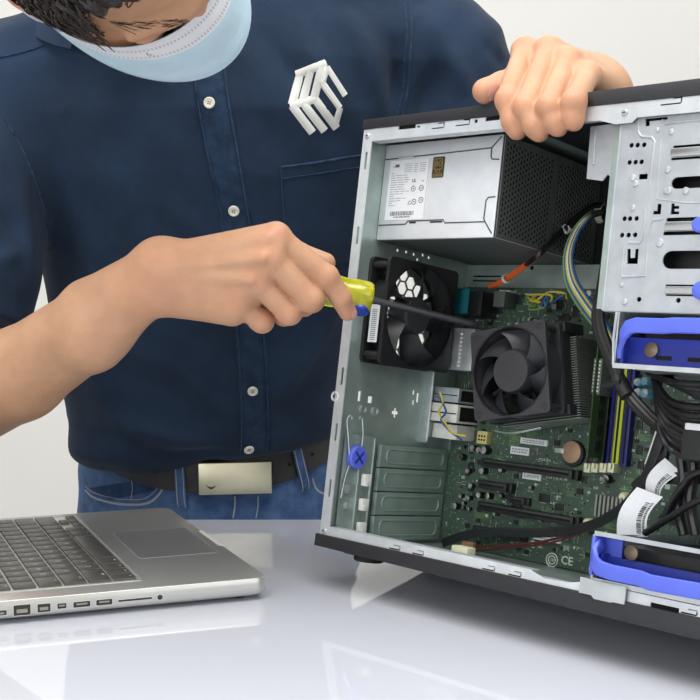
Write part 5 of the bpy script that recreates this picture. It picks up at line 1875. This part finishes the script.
def patch(bv, polypx, lift, mi=0, mb=None, n=10):
    """quad patch given by four photo corners laid on the garment"""
    mb = mb or MB(); vs = []; fs = []
    c = [np.array(q, float) for q in polypx]
    for i in range(n + 1):
        for j in range(n + 1):
            u, v = i / n, j / n
            q = (c[0] * (1 - u) + c[1] * u) * (1 - v) + (c[3] * (1 - u) + c[2] * u) * v
            p_, n_ = hit(bv, q[0], q[1], lift)
            if p_ is None and not vs: return mb
            vs.append(p_ if p_ is not None else vs[-1])
    for i in range(n):
        for j in range(n): p0 = i * (n + 1) + j; fs.append((p0, p0 + 1, p0 + n + 2, p0 + n + 1))
    return mb.add(vs, fs, mi)


# placket, seams, pocket, buttons, emblem
plk = [(209, 66), (213, 100), (222, 150), (234, 210), (244, 270), (251, 340), (254, 390), (255, 430), (254, 450)]
mb = strip(bvS, plk, 0.034, 0.0022)
plo = pbuild(mb, 'placket', [M['placket']], shirt)
for dx in (-13, 13): pbuild(strip(bvS, [(x + dx * (1.15 if y < 200 else 1), y) for x, y in plk], 0.0016, 0.0032), 'placket_stitching', [M['shirt_seam']], shirt)


def garment_button(px, py, r=0.0058):
    p_, n_ = hit(bvS, px, py, 0.0026)
    up_ = Vector((0.2, 0, 1)); m_ = frame(p_, up_.cross(n_), up_ - n_ * up_.dot(n_))
    if (m_.to_3x3() @ Vector((0, 0, 1))).dot(n_) < 0: m_ = m_ @ Matrix.Rotation(PI, 4, 'X')
    b = MB()
    b.lathe([(r, 0), (r, 0.0012), (r * .88, 0.0020), (r * .70, 0.0020), (r * .58, 0.0013), (0, 0.0013)], m_, 24, 0)
    for a in range(4):
        x, y = .0014 * math.cos(PI / 4 + a * PI / 2), .0014 * math.sin(PI / 4 + a * PI / 2)
        b.lathe([(.0007, 0.0013), (.0006, 0.0016), (0, 0.0016)], m_ @ Matrix.Translation((x, y, 0)), 8, 1)
    pbuild(b, 'button', [M['button'], M['lash']], shirt)


for q in ((210, 103), (234, 210), (252.5, 390), (248.5, 448)): garment_button(*q)
# chest pocket with hem and stitching
mb = patch(bvS, [(281, 167), (372, 154), (372, 262), (288, 262)], 0.0022, n=14)
pbuild(mb, 'chest_pocket', [M['shirt']], shirt)
for path, w_ in (([(281, 167), (310, 163), (340, 158), (372, 153)], .0022), ([(281, 167), (283, 200), (286, 240), (288, 262)], .0016), ([(281, 178), (310, 174), (340, 169), (372, 165)], .0012)):
    pbuild(strip(bvS, path, w_, 0.0034), 'pocket_stitching', [M['shirt_seam']], shirt)
for path in ([(404, 2), (407, 30), (405, 60), (403, 90), (397, 118)], [(410, 2), (412, 30), (410, 60), (408, 90), (403, 116)],
             [(-2, 58), (20, 53), (42, 46), (56, 36), (64, 27)], [(4, 118), (20, 145), (34, 178), (44, 210), (48, 232)]):
    pbuild(strip(bvS, path, 0.0018, 0.0014), 'shirt_seam', [M['shirt_seam']], shirt)
# embroidered cube emblem
EM = lambda x, y: (220 + x / 3.5, y / 3.5)
strokes = [((266, 262), (371, 222)), ((279, 264), (252, 366)), ((316, 250), (291, 350)), ((356, 236), (330, 340)),
           ((244, 370), (338, 345)), ((252, 370), (324, 464)), ((290, 360), (366, 458)), ((332, 346), (408, 448))]
mb = MB()
for a, b_ in strokes: strip(bvS, [EM(*a), EM((a[0] + b_[0]) / 2, (a[1] + b_[1]) / 2), EM(*b_)], 0.0084, 0.0013, 0, mb, 3)
S5 = [(438, 334), (374, 234), (357, 290), (420, 378), (404, 436)]
for a, b_ in zip(S5, S5[1:]): strip(bvS, [EM(*a), EM((a[0] + b_[0]) / 2, (a[1] + b_[1]) / 2), EM(*b_)], 0.0070, 0.0014, 0, mb, 3)
pbuild(mb, 'cube_emblem', [M['logo']], shirt, 'white embroidered cube emblem')
# collar: folded band round the neck
mb = MB()
nc = np.array(NB); nd = (hw((0, -0.03, -0.045)) - NB); nd /= np.linalg.norm(nd)
cz = np.array([0.05, -0.45, 0.89]); cz /= np.linalg.norm(cz)
cx_ = np.array([1.0, 0, 0]); cx_ -= cz * (cx_ @ cz); cx_ /= np.linalg.norm(cx_); cy_ = np.cross(cz, cx_)
vs = []; fs = []
KN = 40
for k in range(KN + 1):
    a = math.radians(-62 + (360 - 56) * k / KN) + math.radians(0)
    for r, h_ in ((0.074, -0.010), (0.078, 0.022), (0.083, 0.030), (0.089, 0.026), (0.100, 0.004), (0.110, -0.018)):
        vs.append(nc + cx_ * r * 1.05 * math.cos(a) + cy_ * r * 0.95 * math.sin(a) + cz * h_)
for k in range(KN):
    for j in range(5): fs.append((k * 6 + j, k * 6 + j + 1, (k + 1) * 6 + j + 1, (k + 1) * 6 + j))
mb.add(vs, fs)
pbuild(mb, 'collar', [M['shirt']], shirt)

# belt following the tilted waist
mb = MB(); vs = []; fs = []
KB = 72
zb0, zb1 = 0.016, 0.053
ZM = (zb0 + zb1) / 2


def waist(a, z, off):
    cx, cy, A, B = [np.interp(z, JS[:, 0], JS[:, i]) for i in (1, 2, 3, 4)]
    A += off; B += off; ex = 2.3
    ca, sa = math.cos(a), math.sin(a)
    x = cx + A * math.copysign(abs(ca) ** (2 / ex), ca); y = cy + B * math.copysign(abs(sa) ** (2 / ex), sa)
    return np.array([x, y, z + 0.06 * (x + 0.145) + 0.8 * (x + 0.13) ** 2 + LEAN * (y - 1.39)])


for k in range(KB):
    a = 2 * PI * k / KB
    for z, off in ((zb0, 0.0015), (zb0 + .001, 0.0052), (zb1 - .001, 0.0052), (zb1, 0.0015)): vs.append(waist(a, z, off))
for k in range(KB):
    k2 = (k + 1) % KB
    for j in range(3): fs.append((k * 4 + j, k * 4 + j + 1, k2 * 4 + j + 1, k2 * 4 + j))
mb.add(vs, fs)
belt = pbuild(mb, 'belt', [M['belt']])


def waist_frame(px, z):
    """angle on the front of the waist that falls at photo column px"""
    best = None
    for a in np.linspace(PI, 2 * PI, 721):
        w_ = waist(a, z, 0.005); d = w_ - CAM; dep = d @ FWD; x = 350 + FOC * d[0] / dep
        if best is None or abs(x - px) < best[0]: best = (abs(x - px), a)
    return best[1]


mb = MB()
bm_ = [(199, 463), (271, 462.5), (271, 494), (199, 492)]
a0 = waist_frame(235, ZM); cpt = waist(a0, ZM, 0.0085)
bxv = waist(a0 + .2, ZM, 0.0085) - waist(a0 - .2, ZM, 0.0085); bxv /= np.linalg.norm(bxv)
bxv = np.array([bxv[0], bxv[1], 0.01])
bfm = frame(cpt, bxv, (0, 0.05, 1))
mb.box(-0.0425, 0.0425, -0.0185, 0.0185, -0.0015, 0.0025, 0, bev=0.0012, mtx=bfm)
# little gull mark low on the left of the plate
wing = [(-0.0355, -0.0065), (-0.0315, -0.0088), (-0.0285, -0.0094), (-0.0262, -0.0086), (-0.0225, -0.0072), (-0.0262, -0.0105), (-0.0290, -0.0120), (-0.0318, -0.0106)]
mb.plate(wing, [], 0.0003, 1, bfm @ Matrix.Translation((0.001, 0.0, 0.00275)))
pbuild(mb, 'belt_buckle', [M['buckle'], M['badge_dark']], belt, 'pale metal plate buckle with a small gull mark')
for px in (289, 312):
    mb = MB(); a = waist_frame(px, ZM); m_ = frame(waist(a, ZM, 0.0058), (1, 0, 0), (0, 0, 1)); mb.lathe([(0.0022, 0), (0.0022, 0.0004), (0, 0.0004)], m_, 10)
    pbuild(mb, 'belt_hole', [M['hole']], belt)
# belt loops
for px in (181, 298):
    a = waist_frame(px, ZM)
    vs = []; fs = []
    for q, (z, off) in enumerate(((-0.003, 0.002), (0.001, 0.006), (0.011, 0.0085), (0.033, 0.0090), (0.055, 0.0085), (0.060, 0.004))):
        for da in (-1, 1):
            c_ = waist(a, z, off); t = waist(a + .05, z, off) - waist(a - .05, z, off); t /= np.linalg.norm(t)
            vs.append(c_ + t * da * 0.0062)
    for q in range(5): fs.append((2 * q, 2 * q + 1, 2 * q + 3, 2 * q + 2))
    mb = MB(); mb.add(vs, fs, 0)
    for da in (-0.0042, 0.0042):
        pts = []
        for z, off in ((-0.003, 0.003), (0.001, 0.0068), (0.011, 0.0093), (0.033, 0.0098), (0.055, 0.0093), (0.060, 0.0048)):
            c_ = waist(a, z, off); t = waist(a + .05, z, off) - waist(a - .05, z, off); t /= np.linalg.norm(t); pts.append(c_ + t * da)
        mb.tube(smooth_path(pts, 3), 0.0006, 6, 1)
    pbuild(mb, 'belt_loop', [M['denim'], M['stitch']], jeans)
# waistband edge, pocket curves, fly
for path, w_ in (([(86, 490), (95, 498), (120, 504), (145, 504), (158, 496), (166, 482)], .0030), ([(86, 486), (95, 493), (120, 499), (143, 499), (155, 491), (162, 478)], .0012),
                 ([(312, 478), (316, 489), (324, 494), (334, 494)], .0030), ([(130, 474), (133, 486), (131, 500)], .0014), ([(235, 496), (235, 506), (233, 518)], .0022), ([(258, 496), (258, 506), (256, 518)], .0016)):
    mb = strip(bvJ, path, w_, 0.0016)
    if mb.v: pbuild(mb, 'jeans_stitching', [M['stitch']], jeans)
mb = patch(bvJ, [(90, 488), (150, 478), (156, 490), (112, 500)], 0.0012, n=8)
pbuild(mb, 'jeans_pocket', [M['denim_dark']], jeans)

# ---------------------------------------------------------------- face mask


def mask_pt(t, v, lift=0.0):
    yc = np.interp(v, [0, .12, .35, .6, .82, 1], [.099, .116, .136, .126, .105, .082])
    wx = np.interp(v, [0, .5, 1], [.076, .075, .060])
    zt = 0.009 - 0.038 * abs(t) ** 1.6; zb = -0.124 + 0.054 * abs(t) ** 2
    ang = t * PI / 2
    pl_ = 0.0016 * (math.sin(v * 22) > 0.2) * (1 if 0.2 < v < 0.85 else 0)
    x = (wx + lift) * math.sin(ang) ** 1 if t >= 0 else -(wx + lift) * math.sin(-ang)
    y = 0.016 + (yc + lift + pl_ - 0.016) * (math.cos(ang) ** 0.92 if math.cos(ang) > 0 else 0)
    return hw((x, y, zt + (zb - zt) * v))


def mask_mesh(v0, v1, nv, lift, mb, mi):
    vs = []; fs = []; nt = 44
    for i in range(nv + 1):
        for j in range(nt + 1): vs.append(mask_pt(-1 + 2 * j / nt, v0 + (v1 - v0) * i / nv, lift))
    for i in range(nv):
        for j in range(nt): p0 = i * (nt + 1) + j; fs.append((p0, p0 + 1, p0 + nt + 2, p0 + nt + 1))
    return mb.add(vs, fs, mi)


mb = MB(); mask_mesh(0.0, 1.0, 40, 0.0, mb, 0); mask_mesh(0.02, 0.98, 30, -0.0012, mb, 1)
msk = pbuild(mb, 'face_mask', [M['mask'], M['mask_band']], per, 'light blue pleated face mask')
mb = MB(); mask_mesh(-0.01, 0.105, 4, 0.0008, mb, 0)
for v in (0.035, 0.085):
    for j in range(4, 76):
        t = -0.98 + 1.96 * j / 80
        a, b_, c_ = [np.array(mask_pt(t + q * .004, v + r * .006, 0.0011)) for q, r in ((-1, -1), (1, -1), (1, 1))]
        d_ = np.array(mask_pt(t - .004, v + .006, 0.0011)); mb.add([a, b_, c_, d_], [(0, 1, 2, 3)], 1)
pbuild(mb, 'nose_band', [M['mask_band'], M['mask_dot']], msk, 'white top band')
for s in (-1, 1):
    mb = MB()
    for v in (0.06, 0.94):
        p0 = mask_pt(s * 0.98, v)
        mb.tube(smooth_path([p0, hw((s * .079, 0.004, -0.045 if v > .5 else -.02)), hw((s * .083, -0.020, -0.022 if v > .5 else -.002)), hw((s * .080, -.032, -.010))], 5), 0.0013, 6)
    pbuild(mb, 'ear_loop', [M['mask_band']], msk)

# ---------------------------------------------------------------- hair, brows, lashes
rh = random.Random(21)


def f_hair(p):
    q = (p - HO) @ HR / HS
    d = ell(q, (0, -0.014, 0.048), (0.088, 0.106, 0.099))
    x, y, z = q[:, 0], q[:, 1], q[:, 2]
    # front hairline, temples and sideburns, nape
    front = (y - 0.062) * 0.8 - (z - 0.068) * 0.75
    side = y - 0.052 - 0.05 * np.clip((z - 0.02) / 0.05, -1, 1)
    low = (-0.030 - z) + np.clip((np.abs(y - 0.020) - 0.030) * 0.0, 0, 1)
    d = smax(d, np.minimum(front, np.maximum(side, front)), 0.006)
    d = smax(d, low - 0.02 * (y < -0.03), 0.008)
    d = smax(d, -(rcone(q, (-.092, -.012, -.010), (-.06, -.012, -.010), .026, .02)), 0.006)
    d = smax(d, -(rcone(q, (.092, -.012, -.010), (.06, -.012, -.010), .026, .02)), 0.006)
    d = d + 0.0016 * np.sin(q[:, 0] * 420 + 3 * np.sin(q[:, 2] * 90)) + 0.0014 * np.sin(q[:, 1] * 330 + q[:, 2] * 160)
    return d


lo, hi = bounds([HO], 0.15)
Vq, Fq = surfnet(f_hair, lo, hi, 0.0032, 1)
mb = MB(); mb.add([tuple(v) for v in Vq], [tuple(f) for f in Fq])


def lock(p0, p1, p2, r):
    pts = smooth_path([hw(p0), hw(p1), hw(p2)], 5)
    mb.tube(pts, [r * (1 - (i / (len(pts) - 1)) ** 1.6) + 0.0002 for i in range(len(pts))], 6)


for s in (-1, 1):
    for k in range(420):
        z = rh.uniform(-0.008, 0.10); y = rh.uniform(-0.015, 0.052)
        nrm = math.sqrt(max(0.02, 1 - ((y + 0.014) / 0.106) ** 2 - ((z - 0.048) / 0.099) ** 2))
        x = s * 0.088 * nrm
        l_ = rh.uniform(0.010, 0.024)
        f_ = rh.uniform(-0.2, 0.9)
        lock((x, y, z), (x * 1.015 + s * rh.uniform(-.001, .002), y + l_ * .5 * f_, z - l_ * .5), (x * .985 + s * rh.uniform(-.003, .001), y + l_ * f_ * 1.05 + rh.uniform(-.004, .004), z - l_ * rh.uniform(.8, 1.1)), rh.uniform(.0006, .0014))
for k in range(200):
    x = rh.uniform(-0.07, 0.07); z = rh.uniform(0.090, 0.125)
    y = -0.014 + 0.106 * math.sqrt(max(0.01, 1 - (x / .088) ** 2 - ((z - .048) / .099) ** 2))
    l_ = rh.uniform(0.012, 0.022)
    lock((x, y, z), (x + rh.uniform(-.006, .006), y + 0.006, z - l_ * .5), (x + rh.uniform(-.012, .012), y + rh.uniform(0, .006), z - l_), rh.uniform(.0006, .0013))
pbuild(mb, 'hair', [M['hair']], per, 'short dark hair')
bvH = BVHTree.FromPolygons([tuple(v) for v in Vh], [tuple(f) for f in Fh])


def face_hit(x, z, lift=0.0006):
    o = Vector(hw((x, 0.2, z))); d = Vector(HR @ np.array([0, -1.0, 0]))
    h = bvH.ray_cast(o, d)
    return h[0] - d * lift


for s in (-1, 1):
    mb = MB()
    for k in range(40):
        t = rh.random(); x = s * (0.014 + 0.038 * t); z = 0.0215 + 0.006 * math.sin(t * 2.4) + rh.uniform(-.0025, .0025)
        a = face_hit(x, z); b_ = face_hit(x + s * 0.006, z + 0.0015 + rh.uniform(-.001, .001), .0010)
        mb.tube([a, (a + b_) / 2 + Vector(HR @ np.array([0, .0006, 0])), b_], [.00022, .0002, .0001], 5)
    pbuild(mb, 'eyebrow', [M['lash']])
    mb = MB()
    for k in range(20):
        t = k / 19; x = s * (0.020 + 0.027 * t); z = -0.0085 + 0.004 * (2 * t - 1) ** 2
        a = face_hit(x, z, 0.0); o_ = np.array([s * 0.004 * (t - .3), 0.008, -0.005])
        b_ = a + Vector(HR @ (o_ * .6)); c_ = a + Vector(HR @ (o_ + np.array([0, .001, .002])))
        mb.tube([a, b_, c_], [.0005, .0004, .0001], 5)
    pts = [face_hit(s * (0.018 + 0.031 * t), -0.0080 + 0.004 * (2 * t - 1) ** 2, .0002) for t in np.linspace(0, 1, 12)]
    mb.tube(pts, 0.0008, 6)
    pbuild(mb, 'eyelashes', [M['lash']])


# ---------------------------------------------------------------- fingernails
def nail(tip, dip, face, ln=0.0095, wd=0.0078, r=0.0078, back=0.0):
    tip = np.array(tip); ax_ = tip - np.array(dip); ax_ /= np.linalg.norm(ax_)
    f_ = np.array(face, float); f_ -= ax_ * (f_ @ ax_); f_ /= np.linalg.norm(f_); s_ = np.cross(ax_, f_)
    b = MB(); vs = []; fs = []
    for i in range(7):
        u = -1 + 2 * i / 6
        for j in range(7):
            v = -1 + 2 * j / 6
            w_ = math.sqrt(max(0.0, 1 - abs(u) ** 3.0)) * 0.98 + 0.02
            an = v * 0.85 * w_ * wd / r * .62
            vs.append(tip + ax_ * (u * ln / 2 + ln * .10 - back) + (f_ * math.cos(an) + s_ * math.sin(an)) * (r + 0.00035) - f_ * (0.0012 * max(0, u) ** 2))
    for i in range(6):
        for j in range(6): p0 = i * 7 + j; fs.append((p0, p0 + 1, p0 + 8, p0 + 7))
    b.add(vs, fs)
    pbuild(b, 'fingernail', [M['nail']])


nail(LH['thumb'][3], LH['thumb'][2], (0.1, -0.85, -0.42), 0.0125, 0.012, 0.0107, 0.0035)
nail(RH['index'][3], RH['index'][2], (0.75, -0.55, 0.1), 0.010, 0.009, 0.0072)


# ================================================================== screwdriver
drv = tag(empty('screwdriver', HB), 'yellow handled screwdriver held in the hand and reaching into the computer', 'screwdriver')


def dbuild(mb, name, mats, label=None, **k):
    mb.v = [tuple(Vector(v) - Vector(HB)) for v in mb.v]
    return tag(mb.build(name, mats, drv, **k), label)


tipw = C2W(L(479, 325.5, 0.062))
dd_ = (tipw - HB); ln_ = np.linalg.norm(dd_); dd_ /= ln_
dm = frame(HB, np.cross(dd_, [0, 0, 1.0]), np.cross(np.cross(dd_, [0, 0, 1.0]), dd_) * -1)
if (dm.to_3x3() @ Vector((0, 0, 1))).dot(Vector(dd_)) < 0:
    dm = frame(HB, np.cross(dd_, [0, 0, 1.0]), np.cross(np.cross(dd_, [0, 0, 1.0]), dd_))
# fluted handle along local z, blade end at z = 0
mb = MB(); vs = []; fs = []; NS = 48
prof = [(-0.098, .006), (-0.096, .0115), (-0.090, .0140), (-0.075, .0146), (-0.040, .0148), (-0.030, .0140), (-0.022, .0132), (-0.014, .0148), (-0.004, .0150), (-0.001, .0142), (0.0, .0120)]
for z, r in prof:
    fl_ = 0.0012 if -0.092 < z < -0.028 else (0.0008 if z > -0.016 and z < -0.002 else 0)
    for k in range(NS):
        a = 2 * PI * k / NS; rr = r - fl_ * (0.5 + 0.5 * math.cos(6 * a)) ** 2
        vs.append((rr * math.cos(a), rr * math.sin(a), z))
for i in range(len(prof) - 1):
    for k in range(NS): k2 = (k + 1) % NS; fs.append((i * NS + k, i * NS + k2, (i + 1) * NS + k2, (i + 1) * NS + k))
fs.append(tuple(range(NS))); fs.append(tuple((len(prof) - 1) * NS + k for k in range(NS)))
mb.add(vs, fs, 0, dm)
dbuild(mb, 'handle', [M['drv_handle']], 'clear yellow fluted handle', angle=60)
mb = MB(); mb.lathe([(0.0034, -0.004), (0.0034, 0.004), (0.0029, 0.006), (0.0029, ln_ - 0.010), (0.0024, ln_ - 0.004), (0.0010, ln_)], dm, 16)
dbuild(mb, 'blade', [M['drv_shaft']])
# blue inlay low on the near side of the handle
lowd = np.array([0.10, -0.55, -0.83]); lowd -= dd_ * (lowd @ dd_); lowd /= np.linalg.norm(lowd)
im = frame(HB - dd_ * 0.0085 + lowd * 0.0138, dd_, np.cross(lowd, dd_))
mb = MB(); mb.lathe([(0.0078, -0.005), (0.0078, 0.0008), (0.0064, 0.0018), (0, 0.0018)], im if (im.to_3x3() @ Vector((0, 0, 1))).dot(Vector(lowd)) > 0 else im @ Matrix.Rotation(PI, 4, 'X'), 22)
dbuild(mb, 'blue_inlay', [M['drv_blue']])
